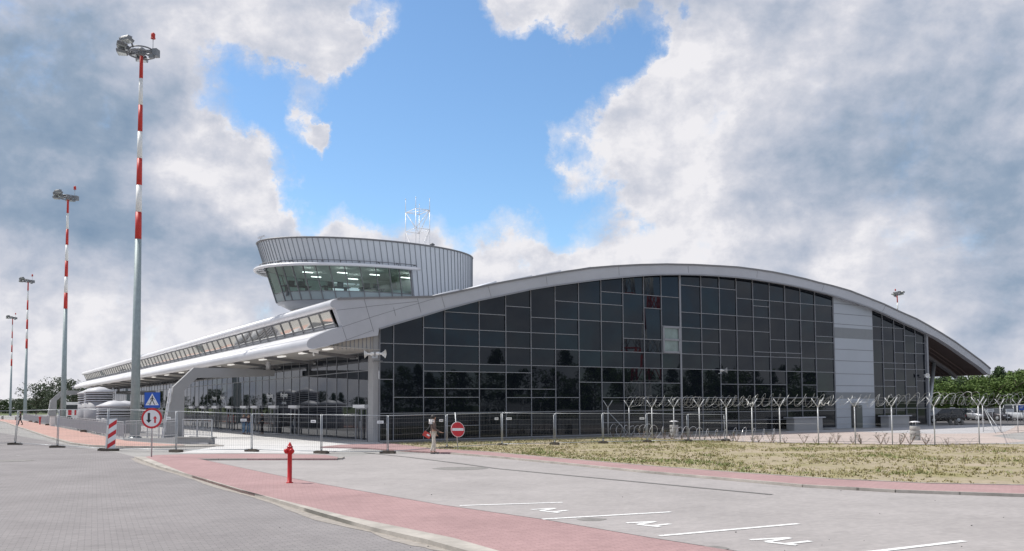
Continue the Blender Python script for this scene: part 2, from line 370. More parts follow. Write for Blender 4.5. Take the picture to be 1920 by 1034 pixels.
PINKR = [(372, 860.5), (500, 887.5), (600, 907.5), (700, 925), (820, 946), (1020, 974.7), (1221, 1009), (1381, 1034), (1480, 1052)]
ZP = .07
# road: everything left of the kerb
kw = GP(KERB, 0)
sheet('road', kw + [V((-2, -8, 0)), V((-60, -8, 0)), G(-500, 830), G(-100, 815), G(0, 812), G(60, 822), G(150, 840), G(225, 850)], M['road'], .004)
sheet('parking_lot', GP([(632, 859), (700, 852), (845, 850), (935, 857.5), (1049, 868.5), (1221, 886), (1393, 901), (1508, 911), (1680, 920), (1920, 928), (2100, 934)]) + [V((60, 15, 0)), V((30, 2, 0)), V((9, -2, 0))]
      + GP(PINKR[::-1]), M['lot'], .006)
pinkpoly = GP(PINKL, ZP)[::-1] + GP([(272, 857), (292, 853.5), (350, 851.8), (480, 851), (610, 853), (634, 857.5), (632, 860.3)], ZP)
sheet('pink_path', pinkpoly + GP(PINKR, ZP), M['pink'], ZP, .09)
# kerb stones along the road
kl = GP(KERB, ZP); pl = GP(PINKL, ZP)
bk = MB()
for i in range(len(kl)-1):
    a, b_, c, d = kl[i], kl[i+1], pl[i+1], pl[i]
    bk.hexa([V((p.x, p.y, .005)) for p in (a, b_, c, d)] + [V((p.x, p.y, ZP+.012)) for p in (a, b_, c, d)])
bk.build('road_kerb', M['kerb'], kind='structure')
isl = GP([(372, 860.4), (634, 859.4), (640, 857)], ZP)
bk = MB()
for i in range(len(isl)-1):
    a, b_ = isl[i], isl[i+1]; n = V((a.y-b_.y, b_.x-a.x, 0)).normalized()*.14
    bk.hexa([V((p.x, p.y, .007)) for p in (a-n, b_-n, b_, a)] + [V((p.x, p.y, ZP+.008)) for p in (a-n, b_-n, b_, a)])
bk.build('island_kerb', M['kerb'], kind='structure')
rk = random.Random(4); kk = [kl[i]*(1-f)+kl[i+1]*f for i in range(len(kl)-1) for f in (0, .2, .4, .6, .8)]
b = MB(); prev = None
for i, p in enumerate(kk):
    d = (kk[min(i+1, len(kk)-1)]-kk[max(i-1, 0)]).normalized(); n = V((-d.y, d.x, 0)); n = n if n.x < 0 else -n
    e_ = (V((p.x, p.y, .0095)), V((p.x, p.y, .0095))+n*(.14+.10*sin(i*.7)+.10*rk.random()))
    if prev: b.add([prev[0], e_[0], e_[1], prev[1]], [(0, 1, 2, 3)])
    prev = e_
b.build('sand_drift', mat('sand', (.33, .30, .27), .95, var=.25, vscale=6), kind='stuff')
# right pink footway along the lawn
PU = [(640, 834), (731, 831.5), (800, 840), (831, 843), (912, 847.5), (1049, 860), (1221, 874.4), (1393, 887.6), (1565, 899), (1737, 907), (1920, 910.5), (2100, 914)]
PD = [(600, 838), (690, 840), (778, 846), (848, 849.3), (935, 856), (1049, 867), (1221, 884), (1393, 899), (1508, 909), (1680, 918.6), (1920, 926.6), (2100, 932)]
sheet('footway', GP(PU, .07) + GP(PD, .07)[::-1], M['pink'], .07, .06)
bk = MB(); q = GP(PD[3:], .07)
for i in range(len(q)-1):
    a, b_ = q[i], q[i+1]; n = V((a.y-b_.y, b_.x-a.x, 0)).normalized()*.1
    bk.hexa([V((p.x, p.y, .009)) for p in (a+n*0-n, b_-n, b_, a)] + [V((p.x, p.y, .078)) for p in (a-n, b_-n, b_, a)])
bk.build('footway_kerb', M['kerb'], kind='structure')
q = GP(PU[3:], .07); bk = MB()
for i in range(len(q)-1):
    a, b_ = q[i], q[i+1]; n = V((a.y-b_.y, b_.x-a.x, 0)).normalized()*.09
    bk.hexa([V((p.x, p.y, .009)) for p in (a, b_, b_+n, a+n)] + [V((p.x, p.y, .09)) for p in (a, b_, b_+n, a+n)])
bk.build('lawn_edging', M['kerb'], kind='structure')
LAWN = [(731, 830.5), (800, 829.5), (980, 825.5), (1140, 819.5), (1265, 823.5), (1411, 829.5), (1535, 832.5), (1673, 834.5), (1920, 833), (2130, 833)]
lawnpoly = GP(LAWN, .05) + GP([(2130, 914.5)] + PU[::-1][1:-2], .05)
sheet('lawn', lawnpoly, M['soil'], .052, .045)
# paving in front of the terminal
sheet('plaza', [B(0, -.9), B(0, 118), B(-7.6, 118), B(-7.6, 13), G(405, 838), G(330, 850.5), G(480, 850.3), G(600, 851.5), G(640, 846)], M['plaza'], .008)
sheet('beige_footway', [G(1150, 820.5), G(1200, 817), G(1350, 815.5), B(42, -2.2), B(58, -2.6), B(64, -9), G(1860, 818), G(1930, 828), G(1880, 831.5), G(1673, 833.5), G(1535, 831.5), G(1411, 828.5), G(1265, 822.5)], M['beige'], .008)
sheet('grey_walkway', GP([(1470, 809.5), (1560, 806.5), (1640, 803.5), (1735, 799.5), (1850, 796.3), (1905, 800), (1885, 810), (1850, 813), (1760, 814), (1700, 813), (1600, 810), (1480, 812)]), M['walk'], .012)
sheet('facade_strip', [B(0, -.05), B(0, -.8), B(41, -.9), B(41, -.05)], M['concd'], .06, .05)
# far left footway
LU = [(0, 786.5), (44, 788.8), (93, 798.3), (158, 810.5), (200, 819.5), (235, 826.5), (300, 832), (345, 834.5)]
LD = [(0, 789.5), (9, 791), (42, 802), (93, 818.6), (137, 830), (175, 835), (240, 837), (300, 836.5), (345, 835.2)]
sheet('side_footway', GP(LU, .08) + GP(LD, .08)[::-1], M['pinkl'], .08, .07)
bk = MB(); q = GP(LD, .08)
for i in range(len(q)-1):
    a, b_ = q[i], q[i+1]; n = V((a.y-b_.y, b_.x-a.x, 0)).normalized()*(.2)
    bk.hexa([V((p.x, p.y, .009)) for p in (a, a-n, b_-n, b_)] + [V((p.x, p.y, .088)) for p in (a, a-n, b_-n, b_)])
bk.build('side_kerb', M['kerb'], kind='structure')
q = GP([(225, 838), (300, 838), (420, 835.5), (405, 833.8), (345, 834.6)], .06)
sheet('ramp_kerb', q, M['kerb'], .06, .05)
sheet('car_park', [B(57, 3), B(63, -3), V((75, 62, 0)), V((175, 110, 0)), V((175, 175, 0)), V((30, 165, 0))], M['asph'], .004)
# painted lines and signs on the paving
b = MB()
for p, q_ in (((862, 949.5), (1055, 943.3)), ((1017, 975), (1258, 961.3)), ((1236, 1006.5), (1497, 983.5)), ((1655, 1034), (1808, 1016)), ((1560, 1044), (1655, 1034))):
    b.ribbon([G(*p), G(*q_)], .13, .0135)
def sym(x, y, k):
    st = (((-52, -1), (24, -5)), ((22, -4.6), (-22, 2.6)), ((-22, 2.6), (36, 9)), ((10, 7.2), (62, 1.2)))
    for (x0, y0), (x1, y1) in st: b.ribbon([G(x+x0*k, y+y0*k), G(x+x1*k, y+y1*k)],   .12, .0135+random.random()*.0004)
b.build('parking_line', M['mark'], kind='structure')
b = MB(); sym(1027, 957.5, .60); sym(1212, 983, .72); sym(1458, 1015, 1.0); b.build('parking_symbol', M['mark'], kind='structure')
b = MB().ribbon([G(683, 849.4), G(772, 858.8), G(859, 869.6), G(935, 880), G(1447, 928.5)], .16, .0145); b.build('drain_channel', M['concd'], kind='structure')
b = MB()
for p, q_ in (((0, 857), (40, 855)), ((30, 855), (100, 853.5)), ((110, 855), (175, 853)), ((0, 866), (48, 864)), ((160, 861), (235, 858.5))): b.ribbon([G(*p), G(*q_)], .10, .0125)
b.build('worn_road_line', mat('worn_paint', (.42, .41, .40), .8, var=.3, vscale=7), kind='structure')
for (x, y, r) in ((864, 879, .9), (1110, 975, .25), (1336, 1029, .22), (25, 864.5, .8)):  # flat irregular patches, darker than the paving around them
    c = G(x, y); q = [c+V((cos(k*pi/9)*r*(1+.2*random.random()), sin(k*pi/9)*r*.8*(1+.2*random.random()), 0)) for k in range(18)]
    sheet('dark_patch', q, mat('dark_patch%d' % x, (.22, .21, .20), .9, var=.3, vscale=5), .0105)
rs = random.Random(5); b = MB(); b.mi = 0
for i in range(26):
    x = rs.uniform(520, 1900); y = rs.uniform(900, 1034)
    c = G(x, y); zz = .1 if False else .008; s = rs.uniform(.008, .02)
    b.sphere(V((c.x, c.y, .008+s*.3)), s, 5, (1, rs.uniform(.6, 1), .5))
b.build('road_litter', M['concd'], kind='stuff')
# ------------------------------------------------------------------ terminal building
LEN = 119.
TB = thing('terminal_building', 'long glass-fronted airport terminal with a curved grey roof and dark glazed gable', 'terminal', B(0, 0))
TOPE = [(1857, 691.6), (1839.4, 677), (1815, 659), (1790.6, 641.3), (1766, 625.8), (1740, 610.4), (1717.5, 598), (1689.6, 586), (1657, 570.6), (1626, 558.4), (1593.7, 545.8), (1561, 536.5), (1533.6, 530), (1510, 523.6),
        (1473, 515.4), (1448.7, 510.6), (1416, 505.7), (1383.7, 501.6), (1356, 499.8), (1300, 496.9), (1250, 496), (1200, 497), (1147.7, 499.8), (1108.7, 503), (1060, 510), (999.8, 520), (953, 528), (931.5, 532), (880, 543), (840, 551.5), (812, 556.8), (760, 558), (690, 559.2), (632, 561)]
UN = [(626, 562.3), (621.5, 565), (619, 569.5), (619.2, 573.8), (622, 577), (628.5, 578.5)]
CL = [(641.6, 612.5)]
LR = [(620, 618.5), (600, 626.5), (586, 633)]
LN = [(579.5, 636.5), (575.8, 641), (574.6, 646), (575.8, 650.5), (579.5, 653.5), (587, 654.8)]
LB = [(618, 648), (649.4, 639.8), (680, 634.5), (709, 629.4)]
INN = [(710.8, 616.2), (737.2, 608), (793.4, 591.8), (833.4, 579.6), (898, 562.7), (947, 552.5), (995.1, 542.3), (1039.8, 534.9), (1084.4, 528.9), (1125.8, 523.6), (1166.4, 519.6), (1205.4, 516.4), (1238.7, 514.7), (1274.5, 514.3), (1313.9, 515.2), (1348, 517), (1380.5, 519.6), (1411.4, 523),
       (1442.2, 527.6), (1471.5, 532.5), (1500, 538), (1528, 544.6), (1562, 553.6), (1600, 565.5), (1633.5, 577.1), (1654.7, 586), (1675.8, 595.8), (1696, 605.6), (1718, 615), (1735.4, 623.4)]
INO = [(1758, 634.5), (1782.5, 650), (1815, 673), (1839.4, 690), (1853, 702)]
SF = -.55
def EP(l): return [E(x, y, SF) for x, y in l]
pt, pu, pc, plr, pln, plb, pin, pino = map(EP, (TOPE, UN, CL, LR, LN, LB, INN, INO))
tip = [E(1857.6, 703, SF)]
prof = pt+pu+pc+plr+pln+plb+pin+pino+tip
b = MB(); b.prism([B(t, SF, z) for t, z in prof], W*.5); b.build('end_fascia', M['fascia'], TB)
fas = [o for o in TB.children][-1]
b = MB()
for ln in ([(632, 582), (685.5, 576), (700, 574), (782.6, 565.7)], [(682.6, 560.6), (693, 597), (700.8, 622.4)], [(641.6, 613.5), (694.5, 596), (700, 594), (759.6, 576), (784, 569.5), (815, 560)],
           [(646.4, 639), (698.5, 620)], [(642.3, 614.7), (650.5, 639)], [(782.6, 560), (789.4, 586.4)], [(828, 556), (834, 577)], [(738, 577), (742, 592.5)], [(1024, 519), (1026, 534)], [(1290, 498.5), (1291, 512)], [(1160, 501), (1161, 517)], [(1420, 508), (1419, 521)], [(1545, 534.5), (1541, 546)], [(1660, 574), (1655, 584)], [(915, 536.5), (921, 557)]):
    p = [B(*(lambda e: (e[0], SF-.004, e[1]))(E(x, y, SF))) for x, y in ln]
    for i in range(len(p)-1): b.bar(p[i], p[i+1], .022, .008, up=W)
b.build('panel_seam', M['seam'], fas)
# trim line under the fascia along the glazing
b = MB()
for i in range(len(pin)-1):
    (t0, z0), (t1, z1) = pin[i], pin[i+1]; b.bar(B(t0, SF-.02, z0-.03), B(t1, SF-.02, z1-.03), .1, .05, up=W)
b.build('fascia_trim', M['alu'], fas)
b = MB()
for i in range(len(pt)-1):
    (t0, z0), (t1, z1) = pt[i], pt[i+1]; b.bar(B(t0, SF-.03, z0+.01), B(t1, SF-.03, z1+.01), .12, .07, up=W)
b.build('roof_edge', M['beam'], fas)
def strip(name, pr, m, s0, s1, th=.12, smooth=False, seg=1):
    b = MB(); b.smooth = smooth
    for k in range(seg):
        a0 = s0+(s1-s0)*k/seg; a1_ = s0+(s1-s0)*(k+1)/seg
        for i in range(len(pr)-1):
            (t0, z0), (t1, z1) = pr[i], pr[i+1]
            b.add([B(t0, a0, z0), B(t1, a0, z1), B(t1, a1_, z1), B(t0, a1_, z0)], [(0, 1, 2, 3)])
    o = b.build(name, m, TB); 
    if th:
        md = o.modifiers.new('thickness', 'SOLIDIFY'); md.thickness = th; md.offset = 0
    return o
S0 = SF+.5
strip('roof', pt, M['roof'], S0, LEN, .1, True)
ue = strip('upper_eave', [pt[-1]]+pu, M['eave'], SF-.003, LEN+.5, .03, True)
le = strip('lower_eave', plr[-1:]+pln+plb[:1], M['eave'], SF-.003, LEN-2, .03, True)
strip('lower_roof', pc+plr, M['eave'], S0, LEN-2, .04)
strip('canopy_soffit', plb[:1]+[(.05, 5.62)], M['soffit'], S0, LEN-2, .04)
b = MB(); b.prism([B(t, .10, z) for t, z in ([plb[0]]+plb[1:]+[(plb[-1][0], 5.63)])], W*.1); sin_ = b.build('soffit_infill', M['soffit'], TB)
b = MB()
for k in range(15):
    t = plb[0][0]+.5+k*.26; zt_ = plb[0][1]+(plb[-1][1]-plb[0][1])*(t-plb[0][0])/(plb[-1][0]-plb[0][0])
    b.bar(B(t, .085, 5.6), B(t, .085, zt_+.05), .05, .03, up=W)
b.build('batten', M['alu'], sin_)
strip('overhang_soffit', [pin[-1]]+pino+tip, M['brownsoffit'], S0, LEN, .05)
b = MB()
b.prism([B(t, LEN, z) for t, z in prof], W*.3); b.build('far_fascia', M['fascia'], TB)
# seams of the eaves: thin gaps every few metres, drip line along the edge
b = MB(); bb = MB()
for k in range(12):
    s = 9.5+k*9.6
    for pr in ([pt[-1]]+pu, plr[-1:]+pln+plb[:1]):
        for i in range(len(pr)-1):
            (t0, z0), (t1, z1) = pr[i], pr[i+1]; b.bar(B(t0, s, z0), B(t1, s, z1), .02, .036, up=W)
b.build('eave_joint', M['seam'], ue)
b = MB(); b.bar(B(pt[-1][0]+.25, SF, pt[-1][1]+.07), B(pt[-1][0]+.25, LEN, pt[-1][1]+.07), .14, .1)
b.bar(B(plr[0][0]-.1, S0, plr[0][1]+.04), B(plr[0][0]-.1, LEN-2, plr[0][1]+.04), .05, .05); b.build('eave_gutter', M['seam'], ue)
# ribs and beams under the right overhang
b = MB()
ov = [pin[-1]]+pino
for s in [x*.55+1 for x in range(1, 110)]:
    for i in range(len(ov)-1):
        (t0, z0), (t1, z1) = ov[i], ov[i+1]; b.bar(B(t0, s, z0-.05), B(t1, s, z1-.05), .1, .08, up=Z)
b.build('soffit_rib', mat('rib_brown', (.13, .095, .085), .6, var=.1), TB)
for s in (FR(1807, 704, 67.3)[0], 30, 51, 72, 93):
    b = MB()
    for i in range(len(ov)-1):
        (t0, z0), (t1, z1) = ov[i], ov[i+1]; b.bar(B(t0, s, z0-.2), B(t1, s, z1-.2), .3, .35, up=Z)
    b.build('overhang_beam', M['beam'], TB)
b = MB(); zb = E(1738, 797)[1]
p0 = onpl(1738.5, 797, B(0, 1.0), W); p0.z = 0; p1 = onpl(1754, 655, B(0, 3.4), W); b.tube([p0, p1], .20, 12); b.build('leaning_column', M['galv'], TB)
for s in (30, 51, 72):
    b = MB(); b.tube([B(56.6, s-1, 0), B(58.6, s, 7.9)], .2, 10); b.build('leaning_column', M['galv'], TB)
# ---- gable glazing
XC = [710.5, 737.3, 793.3, 833.3, 898, 948, 995.3, 1041, 1085.3, 1127.5, 1168.7, 1208, 1241, 1276.5, 1316, 1350.5, 1382.5, 1413.5, 1444.5, 1473.7, 1502.5, 1530, 1564, 1637, 1656, 1677.5, 1697, 1717, 1735]
TT = [E(x, 700)[0] for x in XC]; TT[0] = .02
zi = sorted(pin)
def zin(t):
    for i in range(len(zi)-1):
        if zi[i][0] <= t <= zi[i+1][0]:
            f = (t-zi[i][0])/(zi[i+1][0]-zi[i][0]); return zi[i][1]*(1-f)+zi[i+1][1]*f
    return zi[0][1] if t < zi[0][0] else zi[-1][1]
TR = [(3, 5, 834, 585), (2, 8, 793.4, 614.8), (0, 22, 1085, 657), (0, 22, 1060, 687.2), (2, 6, 793.4, 696.1), (0, 1, 711, 711.5), (2, 7, 793, 728.8), (1, 4, 737, 745.4), (5, 8, 948, 745.8), (9, 16, 1130, 746), (18, 21, 1448, 745.8),
      (3, 4, 834, 798.8), (5, 6, 948.4, 574.4), (6, 11, 1041, 597.9), (7, 10, 1041, 564.5), (9, 13, 1127.4, 547.1), (11, 12, 1208, 577.7), (10, 12, 1169, 634.6), (8, 13, 1086, 716.9), (9, 11, 1130, 793),
      (13, 16, 1276, 534.9), (13, 22, 1413, 595), (13, 18, 1350, 618.4), (13, 15, 1277, 639.7), (16, 22, 1444, 564.9), (17, 18, 1413, 573.9), (18, 22, 1475, 638.8), (17, 20, 1415, 660), (21, 22, 1530, 630.7), (15, 19, 1352, 720.6), (20, 21, 1505, 722.2), (21, 22, 1540, 734.4),
      (23, 26, 1634.6, 612.8), (23, 26, 1655, 638.7), (26, 27, 1698, 629.9), (27, 28, 1718, 643.4), (25, 28, 1677, 661.6), (23, 27, 1640, 680), (24, 28, 1657, 691.6), (24, 26, 1657, 713.3), (27, 28, 1718, 714.5), (23, 25, 1640, 724.5), (26, 27, 1698, 725.3),
      (0, 13, 1041, 772), (13, 22, 1400, 772), (23, 28, 1680, 766), (14, 19, 1400, 788), (12, 13, 1260, 612.5), (12, 13, 1260, 663)]
TRZ = [(i, j, E(x, y)[1]) for i, j, x, y in TR]
rg = random.Random(3)
cw = None
def gable_part(i0, i1, nm):
    g = MB(); fr = MB()
    for c in range(i0, i1):
        zs = sorted([0.] + [z for i, j, z in TRZ if i <= c < j and z < min(zin(TT[c]), zin(TT[c+1]))-.15])
        for k, z0 in enumerate(zs):
            if c == 12 and TRZ[-1][2]-.01 <= z0 < TRZ[-2][2]-.01: continue
            if k+1 < len(zs): za = zb_ = zs[k+1]
            else: za, zb_ = zin(TT[c])+.3, zin(TT[c+1])+.3
            e1, e2 = rg.uniform(-1, 1)*.009, rg.uniform(-1, 1)*.010
            h = max(za, zb_)-z0; wdt = TT[c+1]-TT[c]
            g.add([B(TT[c], e1*wdt, z0), B(TT[c+1], -e1*wdt, z0), B(TT[c+1], -e1*wdt+e2*h, zb_), B(TT[c], e1*wdt+e2*h, za)], [(0, 1, 2, 3)])
    for c in range(i0, i1+1):
        wd = .042 if c != 13 else .17
        fr.bar(B(TT[c], -.035, 0), B(TT[c], -.035, zin(TT[c])), wd, .08, up=W)
    for i, j, z in TRZ:
        if i >= i0 and j <= i1: fr.bar(B(TT[i], -.034, z), B(TT[j], -.034, z), .06, .042)
    fr.bar(B(TT[i0], -.06, .06), B(TT[i1], -.06, .06), .15, .12)
    o = g.build(nm, M['glass'], TB, fix=False); f_ = fr.build('mullion_frame', M['alu'], o); return o
cw = gable_part(0, 22, 'gable_glazing'); gable_part(23, 28, 'side_glazing')
zA, zB = TRZ[-1][2], TRZ[-2][2]
b = MB(); b.box(B((TT[12]+TT[13])/2, -.03, (zA+zB)/2), (TT[13]-TT[12]-.1, .05, zB-zA-.05), (U, W, Z)); wo = b.build('opening_window', M['glasslit'], TB)
b = MB(); zm = (zA+zB)/2
for p, q_ in ((B(TT[12]+.1, -.09, zm), B(TT[13]-.15, -.09, zm)), (B(TT[12]+.12, -.09, zA+.08), B(TT[12]+.12, -.09, zB-.08)), (B(TT[13]-.2, -.09, zA+.08), B(TT[13]-.2, -.09, zB-.08)), (B(TT[12]+.1, -.09, zA+.08), B(TT[13]-.15, -.09, zA+.08)), (B(TT[12]+.1, -.09, zB-.08), B(TT[13]-.15, -.09, zB-.08))):
    b.bar(p, q_, .14, .14, up=W)
b.build('window_frame', M['alu'], wo)
# clad wall bay with a door
b = MB()
tl, tr_ = TT[22]+.06, TT[23]-.04
b.prism([B(tl, -.02, 0), B(tr_, -.02, 0), B(tr_, -.02, zin(tr_)+.2), B(tl, -.02, zin(tl)+.2)], W*-.07); wp = b.build('clad_wall_bay', M['panel'], TB)
b = MB(); b2 = MB()
for y in (569.5, 588.5, 607.7, 655.1, 676.6, 701, 723.4, 783): 
    z = E(1566, y)[1]; b.bar(B(tl, -.092, z), B(tr_, -.092, z), .01, .045)
for y0, y1 in ((614.2, 634), (736, 748)):
    z0, z1 = E(1566, y1)[1], E(1566, y0)[1]; b2 = MB(); b2.box(B((tl+tr_)/2, -.093, (z0+z1)/2), (tr_-tl-.02, .012, z1-z0), (U, W, Z)); b2.build('dark_band', M['panel2'], wp)
b.build('panel_joint', M['seam'], wp)
b = MB(); t0 = E(1594.5, 785)[0]; t1 = E(1615, 785)[0]; zt = 1.98; b.box(B((t0+t1)/2, -.10, zt/2+.03), (t1-t0, .06, zt), (U, W, Z)); dr = b.build('side_door', mat('door_grey', (.085, .10, .095), .4, var=.05), TB)
b = MB(); b.box(B(t0+.35, -.135, zt/2+.03), (.62, .02, zt-.1), (U, W, Z)); b.build('door_leaf', M['black'], dr)
b = MB(); b.box(B((t0+t1)/2-.1, -.45, zt+.3), (1.25, .6, .08), (U, W, Z)); b.build('door_hood', M['eave'], TB)
# corner column and end wall post
b = MB(); b.box(B(-.19, .42, 3.3), (.36, .78, 6.6), (U, W, Z)); cc = b.build('corner_column', M['frame'], TB)
b = MB(); b.box(B(TT[28]+.17, -.05, zin(TT[28])/2), (.26, .3, zin(TT[28])), (U, W, Z)); b.build('corner_post', M['alu'], TB)
b = MB(); b.box(B(TT[28]+.2, LEN/2, 3.9), (.3, LEN-1, 7.8), (U, W, Z)); b.build('rear_wall', M['panel'], TB)
b = MB(); b.box(B(28, LEN-.2, 3.9), (56, .3, 7.8), (U, W, Z)); b.build('far_wall', M['panel'], TB)
# ---- entrance front
xs = [694, 672.4, 651.6, 631.5, 612.9, 595.7, 579.4, 562]
SS = [FR(x, 700)[0] for x in xs]
step = (SS[-1]-SS[1])/6
SM = [.82]+SS
while SM[-1]+step < LEN-1: SM.append(SM[-1]+step)
ZG = 5.58; ZT = 4.42; ZH = 2.18
g = MB(); fr = MB()
lv = [0, ZH, ZT, ZG]
for i in range(len(SM)-1):
    for k in range(3):
        e1, e2 = rg.uniform(-1, 1)*.003, rg.uniform(-1, 1)*.003; h = lv[k+1]-lv[k]; wd = SM[i+1]-SM[i]
        g.add([B(e1*wd, SM[i], lv[k]), B(-e1*wd, SM[i+1], lv[k]), B(-e1*wd+e2*h, SM[i+1], lv[k+1]), B(e1*wd+e2*h, SM[i], lv[k+1])], [(0, 1, 2, 3)])
fg = g.build('front_glazing', M['glassf'], TB, fix=False)
for s in SM: fr.bar(B(-.012, s, 0), B(-.012, s, ZG), .05, .03, up=U)
for z in (ZH, ZT, ZG): fr.bar(B(-.016, SM[0], z), B(-.016, SM[-1], z), .035, .06)
fr.bar(B(-.03, SM[0], .05), B(-.03, SM[-1], .05), .1, .1)
fr.build('mullion_frame', mat('front_mullion', (.20, .21, .23), .45, metal=.2, var=.05), fg)
b = MB(); b.box(B(.14, LEN/2, (ZG+6.75)/2+.05), (.2, LEN-1, 6.75-ZG), (U, W, Z)); hd = b.build('header_wall', M['soffit'], TB)
# beams and lamps under the canopy
tn, zn = plb[0]; tw, zw = .05, 5.62
def zso(t): return zn+(zw-zn)*(t-tn)/(tw-tn)
for k in range(14):
    s = 3.4+k*8.
    b = MB(); b.bar(B(-3.6, s, zso(-3.6)-.12), B(-.1, s, zso(-.1)-.3), .12, .2); b.build('canopy_beam', M['beam'], TB)
for x, y in ((614.5, 654.5), (568.7, 661.3), (528, 668), (492.8, 674), (461, 679.6), (433, 684), (408, 688.5)):
    s, z = FR(x, y, -2.7)
    b = MB(); b.box(B(-2.7, s, zso(-2.7)-.06), (.28, 1.15, .08), (U, W, Z)); b.build('canopy_lamp', M['lamp'], TB)
ds = FR(408, 688.5, -2.7)[0]
for k in range(1, 11):
    s = ds+k*7.2; b = MB(); b.box(B(-2.7, s, zso(-2.7)-.06), (.28, 1.15, .08), (U, W, Z)); b.build('canopy_lamp', M['lamp'], TB)
# entrance doors with heater boxes
for x in (680.6, 555.3, 516.6, 482, 461.7, 433, 407, 384, 363):
    s = FR(x, 763)[0]
    b = MB(); b.box(B(-.16, s, ZH+.02), (.28, 1.9, .20), (U, W, Z)); b.build('door_heater', M['eave'], TB)
    b = MB()
    for q_ in (-.92, 0, .92): b.bar(B(-.09, s+q_, .02), B(-.09, s+q_, ZH-.1), .09, .07, up=U)
    b.bar(B(-.09, s-.95, ZH-.12), B(-.09, s+.95, ZH-.12), .08, .09); b.bar(B(-.09, s-.95, .06), B(-.09, s+.95, .06), .08, .1)
    fo = b.build('entrance_door', M['alu'], TB)
    b = MB(); b.tube([B(-.14, s-.12, .8), B(-.24, s-.12, .8), B(-.24, s-.12, 1.25), B(-.14, s-.12, 1.25)], .025, 6); b.build('door_handle', M['galv'], fo)
# lettering on the glass
def text(body, size, pos, xdir, ydir, m, parent, depth=.01, name='lettering'):
    cu = bpy.data.curves.new('t', 'FONT'); cu.body = body; cu.size = size; cu.align_x = 'CENTER'; cu.extrude = depth; cu.offset = .004
    ob = bpy.data.objects.new('t', cu); COL.objects.link(ob); dg = bpy.context.evaluated_depsgraph_get(); dg.update()
    me = bpy.data.meshes.new_from_object(ob.evaluated_get(dg)); bpy.data.objects.remove(ob)
    zdir = xdir.cross(ydir); mt = Matrix((xdir, ydir, zdir)).transposed().to_4x4(); mt.translation = pos-ORG[parent.name]
    me.transform(mt); me.materials.clear(); me.materials.append(m)
    o = bpy.data.objects.new(name, me); COL.objects.link(o); o.parent = parent; ORG[o.name] = ORG[parent.name]; return o
for x, y in ((403, 750), (418, 750), (507, 745), (533.5, 744.5)):
    s, z = FR(x, y); p = B(-.035, s, 2.95)
    text('Przyloty', .52, p, -W, Z, M['signwhite'], fg, .004); text('Arrivals', .36, p-Z*.55, -W, Z, M['panel'], fg, .004)
# ---- clerestory between the two eaves
(tc0, zc0), (tc1, zc1) = pu[-1], pc[0]
def clp(f, s, off=0):
    n = V((0, 0, 0)); t = tc0+(tc1-tc0)*f; z = zc0+(zc1-zc0)*f; return B(t-off, s, z)
g = MB(); nb = 62; ds_ = (LEN-S0-1)/nb; fr = MB()
for k in range(nb):
    s0 = S0+.4+k*ds_; s1 = s0+ds_; e1 = rg.uniform(-1, 1)*.004; e2 = rg.uniform(-1, 1)*.004
    g.add([clp(.08, s0, e1), clp(.08, s1, -e1), clp(.80, s1, e2-e1), clp(.80, s0, e2+e1)], [(3, 2, 1, 0)])
    fr.bar(clp(.05, s0, .04), clp(.97, s0, .04), .045, .06, up=W)
for f in (.06, .80, .98): fr.bar(clp(f, S0+.3, .03), clp(f, LEN-1, .03), .07, .06)
cl = g.build('clerestory_window', M['clere'], TB, fix=False); fr.build('window_frame', M['beam'], cl)
b = MB(); b.add([clp(.8, S0+.3, -.02), clp(.8, LEN-1, -.02), clp(1., LEN-1, -.02), clp(1., S0+.3, -.02)], [(0, 1, 2, 3)]); b.build('clerestory_sill', M['fascia'], TB)
# ---- skylights on the roof
for x0, x1, y0, y1 in ((818, 860, 551, 543.5), (862, 884, 545, 542), (890, 931, 537, 528), (953, 998, 524, 517), (1005, 1052, 514, 507.5), (1062, 1108, 506, 501)):
    t0, z0 = E(x0, y0+5, 1.); t1, z1 = E(x1, y1+5, 1.)
    b = MB(); b.hexa([B(t0, 1., z0-.3), B(t1, 1., z1-.3), B(t1, 4, z1-.3), B(t0, 4, z0-.3), B(t0, 1., z0+.10), B(t1, 1., z1+.22), B(t1, 4, z1+.22), B(t0, 4, z0+.10)])
    b.build('skylight', M['eave'], TB)
# ---- portal frames carrying the canopy
def portal(sv_, tF, tE, first):
    ft = E(310, 822, sv_)[0]
    pts = [(309.5, 824), (325, 726), (364, 689.5), (443, 691), (515, 694.5), (515, 705.5), (443, 707.5), (370.5, 708.5), (346, 732), (345, 824)]
    pl = [E(x, y, SPO) for x, y in pts]
    b = MB(); b.prism([B(t, sv_, max(z, 0) if i in (0, 9) else z) for i, (t, z) in enumerate(pl)], W*.55); o = b.build('portal_frame', M['frame'], TB)
    b = MB()
    (ta, za), (tb, zb2) = pl[0], pl[1]
    for q_ in (-.02, .5): b.bar(B(ta-.14, sv_+q_, za+.1), B(tb-.14, sv_+q_, zb2-.1), .07, .1, up=W)
    for k in range(5): f = (k+.5)/5; t = ta+(tb-ta)*f-.14; z = za+(zb2-za)*f; b.bar(B(t, sv_-.02, z), B(t, sv_+.5, z), .1, .08, up=U)
    b.build('cable_ladder', M['eave'], o)
    b = MB(); tt, zz = E(505, 694, SPO); b.tube([B(tt, sv_+.27, zz-.1), B(tt, sv_+.27, 6.2)], .17, 10); b.tube([B(tt, sv_+.27, zz+.35), B(tt, sv_+.27, zz+.45)], .22, 10); b.build('strut_pipe', M['eave'], o)
SPO = 16.85
portal(16.85, 0, 0, True); portal(112, 0, 0, False)
